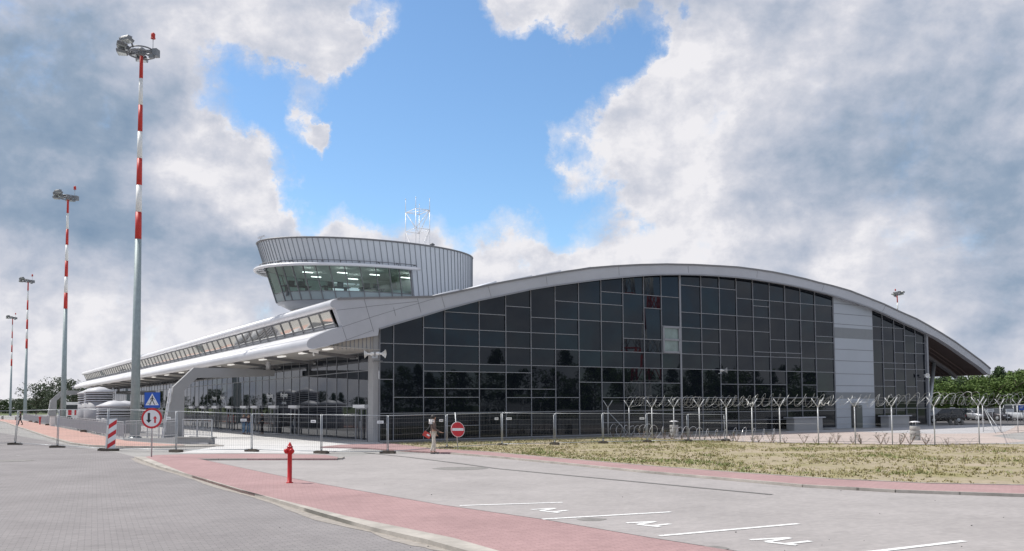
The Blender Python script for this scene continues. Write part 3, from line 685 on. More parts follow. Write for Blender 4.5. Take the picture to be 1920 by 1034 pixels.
# ------------------------------------------------------------------ control tower
TS = 18.; TC = thing('control_tower', 'oval grey ribbed control tower with a leaning glass cab rising behind the roof', 'control tower', B(7.2, TS))
tct, ta_, tb_, tz = 7.1, 9.28, 5.35, 14.95
ZL = dict(rim=14.95, cb=13.05, gt=12.75, gb=11.0, sb=10.35, so=9.85)
def ell(z, th, off=0.):
    k = (tz-z)*.17                       # the oval shrinks downwards, its far right end stays plumb
    a = ta_-k-0+off; c = tct+k; bq = tb_*(ta_-k)/ta_+off
    kk = 1.0
    return B(c+a*cos(th), TS+bq*sin(th), z)
TH = [pi*2*i/180 for i in range(180)]
def ellx(th, z): 
    p = ell(z, th); d = p-EYE; return CX+F*d.dot(RT)/d.dot(fw)
def thx(x, z):    # near-side angle whose point falls on this photo column
    best = min((abs(ellx(pi+i*pi/2000*1., z)-x), pi+i*pi/2000) for i in range(0, 2001)); return best[1]
thR = thx(769, 12.); thL = pi*.16
def band(z0, z1, th0, th1, n, off0=0, off1=0):
    b = MB(); b.smooth = True
    for i in range(n):
        a, c = th0+(th1-th0)*i/n, th0+(th1-th0)*(i+1)/n
        b.add([ell(z0, a, off0), ell(z0, c, off0), ell(z1, c, off1), ell(z1, a, off1)], [(0, 1, 2, 3)])
    return b
cb = band(ZL['cb'], tz, 0, 2*pi, 120).build('upper_cladding', M['clad'], TC)
lc = band(8.5, ZL['cb'], thR, 2*pi+thL, 70).build('lower_cladding', M['clad'], TC)
rb = MB()
nr = 116
for i in range(nr):
    th = 2*pi*i/nr
    rb.bar(ell(ZL['cb'] if (thL < th < thR) else 8.6, th, .03), ell(tz-.03, th, .02), .035, .045, up=ell(12, th, 1)-ell(12, th))
rb.build('cladding_rib', M['cladf'], cb)
b = MB(); b.tube([ell(tz+.02, t, .02) for t in TH], .07, 6, closed=True); b.build('parapet', M['beam'], TC)
b = MB(); b.poly([ell(tz-.35, t, -.05) for t in TH]); b.build('tower_roof', M['roof'], TC)
M['cablt'] = mat('cab_floor_vinyl', (.50, .53, .52), .5, var=.06)
# cab glazing: real see-through panes with a fitted-out room behind
gm = bpy.data.materials.new('cab_glass'); gm.use_nodes = True; n_ = gm.node_tree.nodes; l_ = gm.node_tree.links; n_.clear()
o_ = n_.new('ShaderNodeOutputMaterial'); mx = n_.new('ShaderNodeMixShader'); tr = n_.new('ShaderNodeBsdfTransparent'); gl = n_.new('ShaderNodeBsdfGlossy'); fz = n_.new('ShaderNodeFresnel')
tr.inputs[0].default_value = (.84, .97, .94, 1); gl.inputs['Roughness'].default_value = .01; gl.inputs[0].default_value = (.9, 1, .98, 1); fz.inputs[0].default_value = 1.75
l_.new(fz.outputs[0], mx.inputs[0]); l_.new(tr.outputs[0], mx.inputs[1]); l_.new(gl.outputs[0], mx.inputs[2]); l_.new(mx.outputs[0], o_.inputs[0])
TOPX = [507, 517, 531, 549, 568.6, 592, 618, 646, 675, 704, 729.5, 748.5, 769]
ths = [thx(x, ZL['gt']) if x > 507 else pi*1.02 for x in TOPX]
ths = [thL+(ths[1]-thL)*k/9 for k in range(9)]+ths[1:]
b = MB(); fr = MB(); sp = MB()
for i in range(len(ths)-1):
    a, c = ths[i], ths[i+1]
    b.add([ell(ZL['gb'], a), ell(ZL['gb'], c), ell(ZL['cb'], c), ell(ZL['cb'], a)], [(0, 1, 2, 3)])
    sp.add([ell(ZL['sb'], a), ell(ZL['sb'], c), ell(ZL['gb'], c), ell(ZL['gb'], a)], [(0, 1, 2, 3)])
    fr.bar(ell(ZL['sb'], a, .02), ell(ZL['cb'], a, .02), .06, .1, up=ell(12, a, 1)-ell(12, a))
    fr.bar(ell(ZL['gb'], a, .01), ell(ZL['gb'], c, .01), .06, .05)
    fr.bar(ell(ZL['sb'], a, .01), ell(ZL['sb'], c, .01), .06, .05)
fr.bar(ell(ZL['sb'], ths[-1], .02), ell(ZL['cb'], ths[-1], .02), .08, .1)
cg = b.build('cab_window', gm, TC, fix=False); fr.build('window_frame', M['beam'], cg); sp.build('spandrel', M['spandrel'], TC)
b = MB(); b.smooth = True
for i in range(60):
    a, c = 2*pi*i/60, 2*pi*(i+1)/60
    b.add([ell(ZL['so'], a, -.9), ell(ZL['so'], c, -.9), ell(ZL['sb'], c), ell(ZL['sb'], a)], [(0, 1, 2, 3)])
b.poly([ell(ZL['so'], t, -.9) for t in TH]); b.build('cab_soffit', M['fascia'], TC)
b = MB(); b.poly([ell(ZL['gb']-.25, t, -.12) for t in TH]); b.build('cab_floor', M['cablt'], TC)
b = MB(); b.poly([ell(ZL['cb']-.05, t, -.12) for t in TH]); ce = b.build('cab_ceiling', mat('cab_ceiling_white', (.80, .83, .82), .7, var=.05), TC)
b = MB()
for (t, s) in ((1.2, 16.4), (3.6, 15.3), (6.2, 15.0), (2.6, 18.4), (5.6, 18), (9.0, 15.2), (11.2, 15.6)): b.box(B(t, s, ZL['cb']-.42), (.8, .12, .05), (U, W, Z))
b.build('cab_lamp', mat('cab_lamp_lit', (.8, .8, .8), .4, var=0, emit=(.95, 1, .97, 3.2)), ce)
b = MB(); b.box(B(10.6, TS+2.2, 12), (7, .2, 2.0), (U, W, Z)); b.box(B(9.5, TS-2.2, 12), (.15, 4, 2.0), (U, W, Z)); b.box(B(12.6, TS-2.4, 12), (.15, 3.5, 2.), (U, W, Z)); b.build('cab_wall', mat('cab_wall_paint', (.74, .78, .77), .7, var=.08), TC)
b = MB()
for (t, s, w_) in ((0.4, 16.6, 2.2), (3.2, 15.6, 2.2), (6.0, 15.1, 2.0)):
    b.box(B(t, s, 11.5), (w_, .7, .06), (U, W, Z))
    for q_ in (-.8, .8): b.box(B(t+q_, s, 11.1), (.06, .6, .8), (U, W, Z)); b.box(B(t+q_*.5, s+.1, 11.75), (.5, .08, .38), (U, W, Z))
b.build('control_desk', M['dark'], TC)
b = MB(); b.box(B(8.0, 13.9, 11.25), (1.6, .1, .22), (U, W, Z)); b.box(B(11.7, 14.3, 11.55), (.35, .03, .45), (U, W, Z)); b.box(B(12.4, 14.45, 11.5), (.3, .03, .4), (U, W, Z)); b.build('paper_sheet', M['signwhite'], TC)
# louvred sunshade ring with brackets
thS = thx(776, 13.0); rg0, rg1 = thL, thS
sh = MB(); br_ = MB()
def rarc(z, off, n=70): return [ell(z, rg0+(rg1-rg0)*i/n, off) for i in range(n+1)]
for off, z, h in ((.25, 12.98, .03), (.45, 12.96, .03), (.62, 12.93, .03)):
    q_ = rarc(z, off)
    for i in range(len(q_)-1): sh.bar(q_[i], q_[i+1], .16, h)
q_ = rarc(12.88, .82)
sh.tube(q_, .13, 8); sh.build('sunshade', M['eave'], TC)
for i in range(27):
    th = rg0+(rg1-rg0)*i/26; br_.bar(ell(13.0, th, -.02), ell(12.93, th, .85), .06, .1); br_.bar(ell(13.25, th, .0), ell(13.25, th, .35), .05, .05); br_.bar(ell(13.25, th, .35), ell(12.97, th, .35), .04, .04)
br_.tube(rarc(13.25, .36), .03, 5); br_.build('sunshade_bracket', M['beam'], TC)
b = MB(); p = onpl(810.5, 461, B(0, TS-3), W); b.tube([p-Z*.4, p+Z*.05], .12, 8); b.lathe(p+Z*.02, [(.2, 0), (.22, .08), (.05, .2)], 10); b.build('roof_vent', M['dark'], TC)
# floodlight-like wind sensor on the left rim
wsn = thing('wind_sensor', 'small white sensor arm on the left rim of the control tower', 'sensor', ell(tz, pi*1.03))
b = MB(); p = ell(tz, pi*1.03); b.tube([p, p+Z*.25], .04, 6); b.bar(p+Z*.22-RT*.25, p+Z*.42+RT*.3, .14, .12); b.build('sensor_arm', M['eave'], wsn)
# lattice antenna mast on the tower roof
AM = thing('antenna_mast', 'white lattice antenna frame with four whip aerials on the control tower roof', 'antenna mast', onpl(783, 462, B(0, TS+.6), W))
base = ORG[AM.name].copy(); zb0 = tz-.35; base.z = zb0
def pp(x, y, dep): return atd(x, y, dep)
dA = base.y; hw = 1.0
k4 = [base+U*a*hw*0.66+W*c*hw*1.0 for a, c in ((-1, 1), (-1, -1), (1, -1), (1, 1))]
ztop = onpl(783, 397, base, W).z; zmid = onpl(783, 433, base, W).z
b = MB()
lat = MB()
for i, c in enumerate(k4):
    b.tube([c, V((c.x, c.y, ztop))], .034, 6)
b.build('mast_leg', M['eave'], AM)
for z in (ztop, zmid):
    for i in range(4):
        p, q_ = k4[i], k4[(i+1) % 4]; lat.tube([V((p.x, p.y, z)), V((q_.x, q_.y, z))], .03, 6)
for i in range(4):
    p, q_ = k4[i], k4[(i+1) % 4]
    for za, zb2 in ((zmid, ztop), (zb0, zmid)):
        if i % 2: za, zb2 = zb2, za
        lat.tube([V((p.x, p.y, zb2)), V((q_.x, q_.y, za))], .03, 6)
p, q_ = k4[0], k4[2]; lat.tube([V((p.x, p.y, ztop)), V((q_.x, q_.y, ztop))], .03, 6)
lat.build('lattice_brace', M['eave'], AM)
for c, h in zip(k4, (1.2, .95, 1.0, .9)):
    b = MB(); b.tube([V((c.x, c.y, ztop)), V((c.x, c.y, ztop+h))], [.03, .02], 6); b.sphere(V((c.x, c.y, ztop+h)), .05, 6); b.build('whip_aerial', M['eave'], AM)
# ------------------------------------------------------------------ floodlight masts
def make_mast(label, H=28.4, n_band=7, band=1.99, r0=.34, r1=.115, big=True):
    o = thing('floodlight_mast', label, 'floodlight mast', (0, 0, 0), 'floodlight masts along the apron')
    zb = H-n_band*band
    def rr(z): return r0+(r1-r0)*z/H
    b = MB(); b.lathe((0, 0, 0), [(rr(0), 0), (rr(zb*.5), zb*.5), (rr(zb), zb)], 18); p = b.build('pole', M['galvd'], o)
    b = MB(); b.lathe((0, 0, 0), [(.5, 0), (.5, .05), (.36, .06), (.36, .10)], 18)
    for k in range(10): b.lathe((cos(k*pi/5)*.42, sin(k*pi/5)*.42, .05), [(.035, 0), (.035, .08)], 6)
    b.build('base_flange', M['galv'], p)
    for k in range(n_band):
        z0 = zb+k*band; b = MB(); b.lathe((0, 0, 0), [(rr(z0)+.003, z0), (rr(z0+band)+.003, z0+band)], 18)
        b.build('pole_band', M['red'] if k % 2 == 0 else M['white'], p)
    b = MB()
    for z, r in ((H-.15, .95), (H+.15, .8)): b.tube([V((cos(k*pi/12)*r, sin(k*pi/12)*r, z)) for k in range(24)], .055, 6, closed=True)
    for k in range(6):
        a = k*pi/3; b.bar((0, 0, H), (cos(a)*.95, sin(a)*.95, H-.12), .09)
    b.lathe((0, 0, 0), [(.2, H-.3), (.24, H-.1), (.24, H+.25), (.1, H+.35)], 12)
    b.bar((-.4, 0, H+.12), (1.1, .0, H+.02), .16, .14); b.build('head_frame', M['lampgrey'], o)
    for a, z in ((175, .35), (215, .30), (140, .28), (255, .42), (120, -.05), (200, -.12)):
        a = radians(a); d = V((cos(a), sin(a), 0)); q = V((0, 0, H+z))+d*1.25; sd = V((-d.y, d.x, 0))
        b = MB(); top = [q+sd*-.32-d*.30+Z*.02, q+sd*.32-d*.30+Z*.02, q+sd*.46+d*.42+Z*.12, q-sd*.46+d*.42+Z*.12]
        bot = [q+sd*-.26-d*.24+Z*-.14, q+sd*.26-d*.24+Z*-.14, q+sd*.42+d*.40+Z*-.1, q-sd*.42+d*.40+Z*-.1]
        b.hexa([bot[0], bot[1], bot[2], bot[3], top[0], top[1], top[2], top[3]])
        b.prism([q-sd*.4+d*.02+Z*.08, q-sd*.3-d*.1+Z*.26, q+sd*.3-d*.1+Z*.26, q+sd*.4+d*.02+Z*.08], d*.42-Z*.03)
        b.bar(q-d*.3, d*.8+V((0, 0, H+.05)), .09); fl = b.build('floodlight', M['lampgrey'], o)
        b = MB(); b.add([v-Z*.012+((v-q)*-.08) for v in bot], [(0, 3, 2, 1)]); b.build('lens', M['lens'], fl)
    b = MB(); b.box((1.15, 0, H-.15), (.35, .5, .55)); b.box((.95, -.25, H-.5), (.3, .3, .25)); b.build('control_box', M['lampgrey'], o)
    b = MB(); b.tube([V((.9, 0, H)), V((.9, 0, H+.95))], .025, 6); r_ = b.build('beacon_rod', M['galv'], o)
    b = MB(); b.lathe((.9, 0, H+.95), [(.17, 0), (.17, .06)], 12); b.lathe((.9, 0, H+1.01), [(.14, 0), (.15, .3), (.08, .38), (0, .4)], 12); b.build('beacon_lamp', M['red'], r_)
    return o
mast = make_mast('tallest and nearest red and white banded floodlight mast, behind the railing by the crossing sign')
LB_ = ['', 'second red and white floodlight mast from the terminal, about half as tall in view', 'thin red and white floodlight mast, third of the row towards the trees', 'smallest and farthest red and white floodlight mast at the left edge']
for i, (x, d) in enumerate(((252.5, 62.5), (118, 103.5), (46.5, 165), (19, 223))):
    yb = 766-.0063*(x-0)+2.2*F/d
    p = G(x, 764.5+HC*F/d); o = place(mast, i == 0, (p.x, p.y, 0), radians(-8), LB_[i] if i else None)
p = atd(1688.5, 757, 207); o = place(mast, False, (p.x, p.y, -.4), radians(90), 'floodlight mast of which only the grey top shows above the curved roof')
# ------------------------------------------------------------------ ventilation stacks
M['stackl'] = mat('stack_louvre_paint', (.56, .56, .58), .5, var=.05)
def make_stack(r, h, lou, nl, label, loc):
    o = thing('ventilation_stack', label, 'ventilation stack', loc, 'louvred ventilation stacks beside the forecourt')
    c = V(loc); b = MB(); b.lathe(c, [(r, 0), (r, h-lou-.05)], 36); b.lathe(c, [(r+.015, (h-lou)*.8), (r+.015, (h-lou)*.8+.04)], 36); b.build('drum', M['stack'], o)
    b = MB(); b.lathe(c, [(r*.86, h-lou-.06), (r*.86, h)], 28); b.build('louvre_core', M['black'], o)
    b = MB(); st = lou/nl
    for k in range(nl): z = h-lou+k*st; b.lathe(c, [(r*.9, z+st*.55), (r+.02, z+st*.02), (r+.04, z+st*.06), (r*.92, z+st*.62)], 36)
    b.build('louvre_ring', M['stackl'], o)
    b = MB(); b.lathe(c, [(r+.04, h-.06), (r+.07, h+.02), (r*.35, h+.42), (0, h+.5)], 36); b.build('cap', M['stackl'], o)
    return o
def gz(x, d): q = G(x, 764.8+HC*F/d); return (q.x, q.y, 0)
make_stack(1.32, 3.72, .9, 4, 'tall white louvred ventilation drum, right-hand one of the tall pair', gz(185, 82))
make_stack(1.32, 3.66, .9, 4, 'tall white louvred ventilation drum partly hidden behind its twin', gz(172, 86.5))
make_stack(1.4, 2.35, .9, 4, 'low white louvred drum with a shallow cone cap in front of the tall pair', gz(213, 76))
make_stack(1.4, 2.35, .9, 4, 'low white louvred drum half hidden by the tallest mast', gz(233, 79))
# ------------------------------------------------------------------ low wall and railings
rp = thing('ramp_wall', 'low dark grey wall edging the raised platform under the portal frame', 'low wall', tuple(G(403, 834)))
pf = [G(403, 834), G(330, 832), G(232, 826.5)]
b = MB(); zs = (.40, .36, .12)
for i in range(2):
    a, c = pf[i], pf[i+1]; n = W*.3
    b.hexa([c, a, a+n, c+n, c+Z*zs[i+1], a+Z*zs[i], a+n+Z*zs[i], c+n+Z*zs[i+1]])
b.hexa([pf[0], pf[0]+U*.0+W*.3, pf[0]+W*4.5-U*.2, pf[0]+W*4.5-U*.5, pf[0]-U*.3+Z*.40, pf[0]+W*.3+Z*.4, pf[0]+W*4.5-U*.2+Z*.4, pf[0]+W*4.5-U*.5+Z*.4])
b.build('wall_body', M['frame'], rp)
b = MB(); b.bar(pf[0]+Z*.42+W*.15, pf[1]+Z*.38+W*.15, .38, .05); b.build('coping', M['conc'], rp)
sheet('ramp_deck', [pf[0]-U*.3+W*.3, pf[1]+W*.3, pf[2]+W*.3, pf[2]+W*5, pf[1]+W*5-U*.2, pf[0]+W*4.5-U*.4], M['walk'], .10, .09)
def railing(label, pts, h, zb_, sp=.13, post=1.6, group='steel railings along the forecourt', lift=None):
    o = thing('railing', label, 'railing', tuple(pts[0]), group); lift = lift or [0]*len(pts)
    P = [V((p.x, p.y, zb_+l)) for p, l in zip(pts, lift)]
    b = MB(); bb = MB(); pb = []
    for i in range(len(P)-1):
        a, c = P[i], P[i+1]; L = (c-a).length
        b.bar(a+Z*h, c+Z*h, .06); b.bar(a+Z*.12, c+Z*.12, .04); b.bar(a+Z*(h-.14), c+Z*(h-.14), .035)
        n = max(2, int(L/sp))
        for k in range(n): q = a+(c-a)*(k+.5)/n; bb.bar(q+Z*.12, q+Z*(h-.14), .022)
        m = max(1, round(L/post))
        for k in range(m+(1 if i == len(P)-2 else 0)): q = a+(c-a)*k/m; pb.append(q)
    b.build('handrail', M['galv'], o); bb.build('baluster', M['galv'], o)
    for q in pb[:40]:
        b = MB(); b.bar(q, q+Z*h, .06); b.build('post', M['galv'], o)
    return o
railing('short steel railing on the low grey wall in front of the entrance doors', [G(399, 834)+W*.25, G(344, 832.5)+W*.25], 1.05, .42)
railing('steel railing with close bars behind the crossing sign post', [G(335, 832)+W*.4, G(300, 830.5)+W*.4, G(237, 826.5)+W*.4], 1.1, .2, .14, 1.6, lift=[.2, .1, 0])
q = [(232, 825.5), (200, 819.3), (158, 810.3), (111, 801.5), (104, 800)]
railing('long steel railing curving beside the pink footway in front of the ventilation drums', GP(q), 1.15, .08, .12, 2.0)
q = [(92, 797.8), (68, 793.4), (44, 788.6)]
railing('farthest steel railing, beyond the square white pillar', GP(q), 1.15, .08, .16, 2.6)
pi_ = thing('gate_pillar', 'square white pillar between two railings on the pink footway', 'pillar', tuple(G(98, 800.5)))
b = MB(); c = G(98, 800.5); b.box(c+Z*.62, (.52, .5, 1.24), (U, W, Z)); b.build('shaft', M['white'], pi_); b = MB(); b.box(c+Z*1.27, (.6, .58, .06), (U, W, Z)); b.build('cap', M['conc'], pi_)
for x, y, nm in ((4.5, 787.5, 'pale concrete bollard at the left edge of the photo'), (30, 789, 'pale concrete bollard beside the walking person in black')):
    c = G(x, y); o = thing('bollard', nm, 'bollard', tuple(c), 'bollards on the left')
    b = MB(); b.lathe(c, [(.2, 0), (.2, .72), (.17, .78)], 14); b.build('shaft', M['conc'], o); b = MB(); b.lathe(c, [(.17, .78), (.12, .85), (0, .86)], 14); b.build('cap', M['white'], o)
for x, y, s in ((57, 792.3, 'dark'), (68, 794, 'darker'), (89, 799, 'larger dark'), (156.5, 812, 'grey')):
    c = G(x, y); o = thing('footing_block', {'dark': 'dark footing block nearest the walking person in black', 'darker': 'dark footing block next to the small red hydrant', 'larger dark': 'dark footing block beside the square white pillar', 'grey': 'grey footing block under the long railing left of the warning board'}[s], 'block', tuple(c), 'footing blocks along the railing')
    b = MB(); b.box(c+Z*.12, (.5, .35, .24), (U, W, Z)); b.box(c+Z*.26, (.3, .22, .05), (U, W, Z)); b.build('block_body', M['foot'], o)
# ------------------------------------------------------------------ hydrants
def hydrant(label, loc, s=1.):
    o = thing('fire_hydrant', label, 'hydrant', tuple(loc)); c = V(loc)
    b = MB(); b.lathe(c, [(.10*s, 0), (.10*s, .02*s), (.063*s, .03*s), (.063*s, .80*s), (.075*s, .82*s), (.088*s, .86*s), (.098*s, .92*s), (.08*s, .975*s), (.075*s, 1.0*s)], 20); b.build('standpipe', M['hydr'], o)
    b = MB(); b.lathe(c, [(.085*s, 1.0*s), (.085*s, 1.015*s), (.06*s, 1.02*s), (.055*s, 1.06*s), (.03*s, 1.09*s), (.025*s, 1.13*s), (0, 1.135*s)], 14); b.build('bonnet', M['hydr'], o)
    for dx, dy in ((-.85, -.5), (.66, -.75)):
        d = V((dx, dy, -.38)).normalized()
        b = MB(); b.lathe(c+Z*.93*s, [(.06*s, 0), (.055*s, .08*s), (.072*s, .085*s), (.072*s, .145*s), (.045*s, .15*s), (.045*s, .165*s), (0, .167*s)], 16, d); b.build('outlet_cap', M['hydr'], o)
    b = MB()
    for k in range(6): b.sphere(c+V((cos(k*pi/3)*.072*s, sin(k*pi/3)*.072*s, 1.018*s)), .014*s, 6)
    b.build('bolt', M['galv'], o); return o
hydrant('bright red fire hydrant standing on the pink path in the foreground', G(543, 906, ZP))
c = G(74.7, 797.5); o = thing('small_hydrant', 'small distant dark red hydrant on the footway by the far railing', 'hydrant', tuple(c))
b = MB(); b.lathe(c, [(.14, 0), (.10, .05), (.10, .85), (.17, .9), (.17, 1.05), (.05, 1.12)], 12); b.build('standpipe', M['hydr'], o)
# ------------------------------------------------------------------ road signs
def flat(b, pts2, c, X, Yv, N, z0, th=.004):   # polygon in sign coordinates, raised along its normal
    b.prism([c+X*x+Yv*y+N*z0 for x, y in pts2], N*th)
def disc(r, n=40, x=0, y=0): return [(x+r*cos(2*pi*k/n), y+r*sin(2*pi*k/n)) for k in range(n)]
def stroke(p, q, w):
    d = V((q[0]-p[0], q[1]-p[1])); d.normalize(); n = V((-d.y, d.x))*(w/2); p = V(p); q = V(q); return [tuple(p-n), tuple(q-n), tuple(q+n), tuple(p+n)]
base = G(284, 857, ZP); dS = base.y; k = dS/F
sg = thing('road_sign', 'blue pedestrian crossing sign above a round priority sign on one grey post', 'road sign', tuple(base))
top = atd(285.5, 738, dS)
b = MB(); b.tube([base, top-V((0, -.03, 0))+Z*0], .03, 10); b.build('post', M['galv'], sg)
N_ = V((.02, -1, 0)).normalized(); X_ = V((1, .02, 0)).normalized(); Y_ = (top-base).normalized()
cb_ = atd(286.2, 750.6, dS)+N_*.05; hs = 14.4*k
b = MB(); flat(b, [(-hs, -hs), (hs, -hs), (hs, hs), (-hs, hs)], cb_, X_, Y_, N_, -.02, .02); pl1 = b.build('crossing_plate', M['blue'], sg)
b = MB(); flat(b, [(-.86*hs, -.66*hs), (.86*hs, -.66*hs), (0, .86*hs)], cb_, X_, Y_, N_, .002); b.build('triangle', M['signwhite'], pl1)
b = MB(); s = hs
for (p, q, w_) in (((0.02, .38), (0.0, .02), .17), ((.0, .06), (-.17, -.28), .10), ((-.17, -.28), (-.30, -.60), .085), ((.02, .06), (.14, -.22), .10), ((.14, -.22), (.30, -.56), .085), ((.02, .34), (-.2, .18), .07), ((-.2, .18), (-.24, -.02), .06), ((.03, .34), (.2, .16), .07), ((.2, .16), (.31, .02), .06), ((-.34, -.60), (-.2, -.60), .06), ((.26, -.57), (.40, -.53), .06)):
    flat(b, [(x*s, y*s) for x, y in stroke(p, q, w_)], cb_, X_, Y_, N_, .006+random.random()*.001)
flat(b, [(x, y) for x, y in disc(.085*s, 16, .02*s, .49*s)], cb_, X_, Y_, N_, .0062)
for xx in (-.62, -.38, .5): flat(b, [(x*s, y*s) for x, y in stroke((xx, -.40), (xx+.28 if xx < 0 else xx+.12, -.40), .05)], cb_, X_, Y_, N_, .0055)
b.build('walking_figure', M['signblack'], pl1)
cr_ = atd(285.3, 784.6, dS)+N_*.05; R_ = 19.2*k
b = MB(); flat(b, disc(R_), cr_, X_, Y_, N_, -.02, .02); pl2 = b.build('priority_plate', M['signred'], sg)
b = MB(); flat(b, disc(R_*.80), cr_, X_, Y_, N_, .002); b.build('plate_face', M['signwhite'], pl2)
def arrow(xc, y0, y1, w_, hw, hl):
    s_ = 1 if y1 > y0 else -1
    return [(xc-w_, y0), (xc+w_, y0), (xc+w_, y1-s_*hl), (xc+hw, y1-s_*hl), (xc, y1), (xc-hw, y1-s_*hl), (xc-w_, y1-s_*hl)]
b = MB(); flat(b, [(x*R_, y*R_) for x, y in arrow(-.27, .52, -.46, .115, .27, .3)], cr_, X_, Y_, N_, .006); b.build('black_arrow', M['signblack'], pl2)
b = MB(); flat(b, [(x*R_, y*R_) for x, y in arrow(.33, -.46, .22, .085, .21, .25)], cr_, X_, Y_, N_, .006); b.build('red_arrow', M['signred'], pl2)
base = G(858.5, 843.5, .05); dS = base.y
ne = thing('road_sign', 'round red no entry sign with a white bar, on a leaning post by the lawn', 'road sign', tuple(base))
top = atd(853.5, 774, dS+.3); b = MB(); b.tube([base, top], .028, 10); b.build('post', M['galv'], ne)
a = radians(34); N_ = V((sin(a), -cos(a), 0)); X_ = V((cos(a), sin(a), 0)); Y_ = (top-base).normalized(); X_ = (X_-Y_*X_.dot(Y_)).normalized(); N_ = X_.cross(Y_)
c = atd(857.5, 806, dS-.05)+N_*.05; R_ = 14.4*dS/F
b = MB(); flat(b, disc(R_), c, X_, Y_, N_, -.03, .03); pl3 = b.build('no_entry_plate', M['signred'], ne)
b = MB(); flat(b, [(-R_*.84, -R_*.17), (R_*.84, -R_*.17), (R_*.84, R_*.17), (-R_*.84, R_*.17)], c, X_, Y_, N_, .002); b.build('white_bar', M['signwhite'], pl3)
b = MB(); b.tube([c+X_*cos(2*pi*i/36)*R_*.985+Y_*sin(2*pi*i/36)*R_*.985 for i in range(36)], .012, 5, closed=True); b.build('rim', M['signwhite'], pl3)
# red and white warning board
base = G(206, 846); dS = base.y; k = dS/F
wb = thing('warning_board', 'upright red and white striped warning board leaning by the temporary fence', 'warning board', tuple(base))
tl_, tr2 = atd(205, 786, dS), atd(219.5, 785, dS); bl_, br2 = atd(201, 842.5, dS), atd(215.5, 842, dS)
N_ = V((0, -1, 0)); th_ = V((0, .03, 0))
def wq(u_, v): return (bl_*(1-u_)+br2*u_)*(1-v)+(tl_*(1-u_)+tr2*u_)*v
b = MB(); b.prism([wq(0, 0), wq(1, 0), wq(1, 1), wq(0, 1)], th_); bd = b.build('board', M['signwhite'], wb)
for v0 in (-.02, .31, .635):
    b = MB(); b.prism([wq(0, max(0.005, v0+.03))+N_*.004, wq(1, v0+.19)+N_*.004, wq(1, v0+.335)+N_*.004, wq(0, v0+.175)+N_*.004], N_*.003); b.build('stripe', M['signred'], bd)
b = MB(); b.bar(wq(-.18, -.03)-N_*.02, wq(-.15, .78)-N_*.02, .09, .05); b.build('side_post', M['white'], wb)
b = MB(); b.box(base+V((0, 0, .06)), (.8, .4, .12)); b.build('base_plate', M['foot'], wb)
# ------------------------------------------------------------------ temporary fence panels and their feet
FP = [(-70, 837, -62, 772), (28, 834.5, 34.5, 769.5), (107.5, 840, 110.5, 768), (199, 845.5, 204, 767), (330, 848.5, 331, 771), (472, 847.5, 472, 775.5), (602.5, 851, 603, 777.5), (727, 851, 727, 779), (838, 843, 837.5, 776.5), (941.5, 836.5, 940.8, 774), (1040, 834.5, 1039.5, 775), (1131, 832, 1129.3, 775), (1214, 830, 1212, 775), (1290, 829, 1289, 776.5), (1360.5, 827.5, 1358.5, 777)]
feetlab = ['black fence foot at the base of the leftmost leaning fence post', 'black fence foot in the road left of the warning board', 'dark fence foot directly behind the warning board', 'thin dark fence foot right of the crossing sign post', 'fence foot behind the red hydrant to its left', 'fence foot behind the red hydrant to its right', 'fence foot left of the person with the red bag', 'brown fence foot beside the no entry sign', 'fence foot on the lawn, first past the no entry sign', 'fence foot on the lawn, second past the no entry sign', 'fence foot on the lawn near the first forked fence post', 'fence foot on the lawn left of the litter bin', 'fence foot on the lawn right of the litter bin', 'last fence foot of the row at the free gate panel']
gaplab = ['leftmost temporary mesh fence panel, cut by the photo edge', 'temporary mesh fence panel between the two leaning posts at left', 'temporary mesh fence panel left of the warning board', 'temporary mesh fence panel behind the round priority sign', 'temporary mesh fence panel in front of the low grey wall end', 'temporary mesh fence panel left of the red hydrant', 'temporary mesh fence panel right of the red hydrant', 'temporary mesh fence panel behind the person with the red bag', 'temporary mesh fence panel behind the no entry sign', 'temporary mesh fence panel, second on the lawn', 'temporary mesh fence panel ending at the first forked post', 'temporary mesh fence panel in front of the first forked posts', 'temporary mesh fence panel in front of the concrete litter bin', 'last temporary mesh fence panel, standing free at the right end']
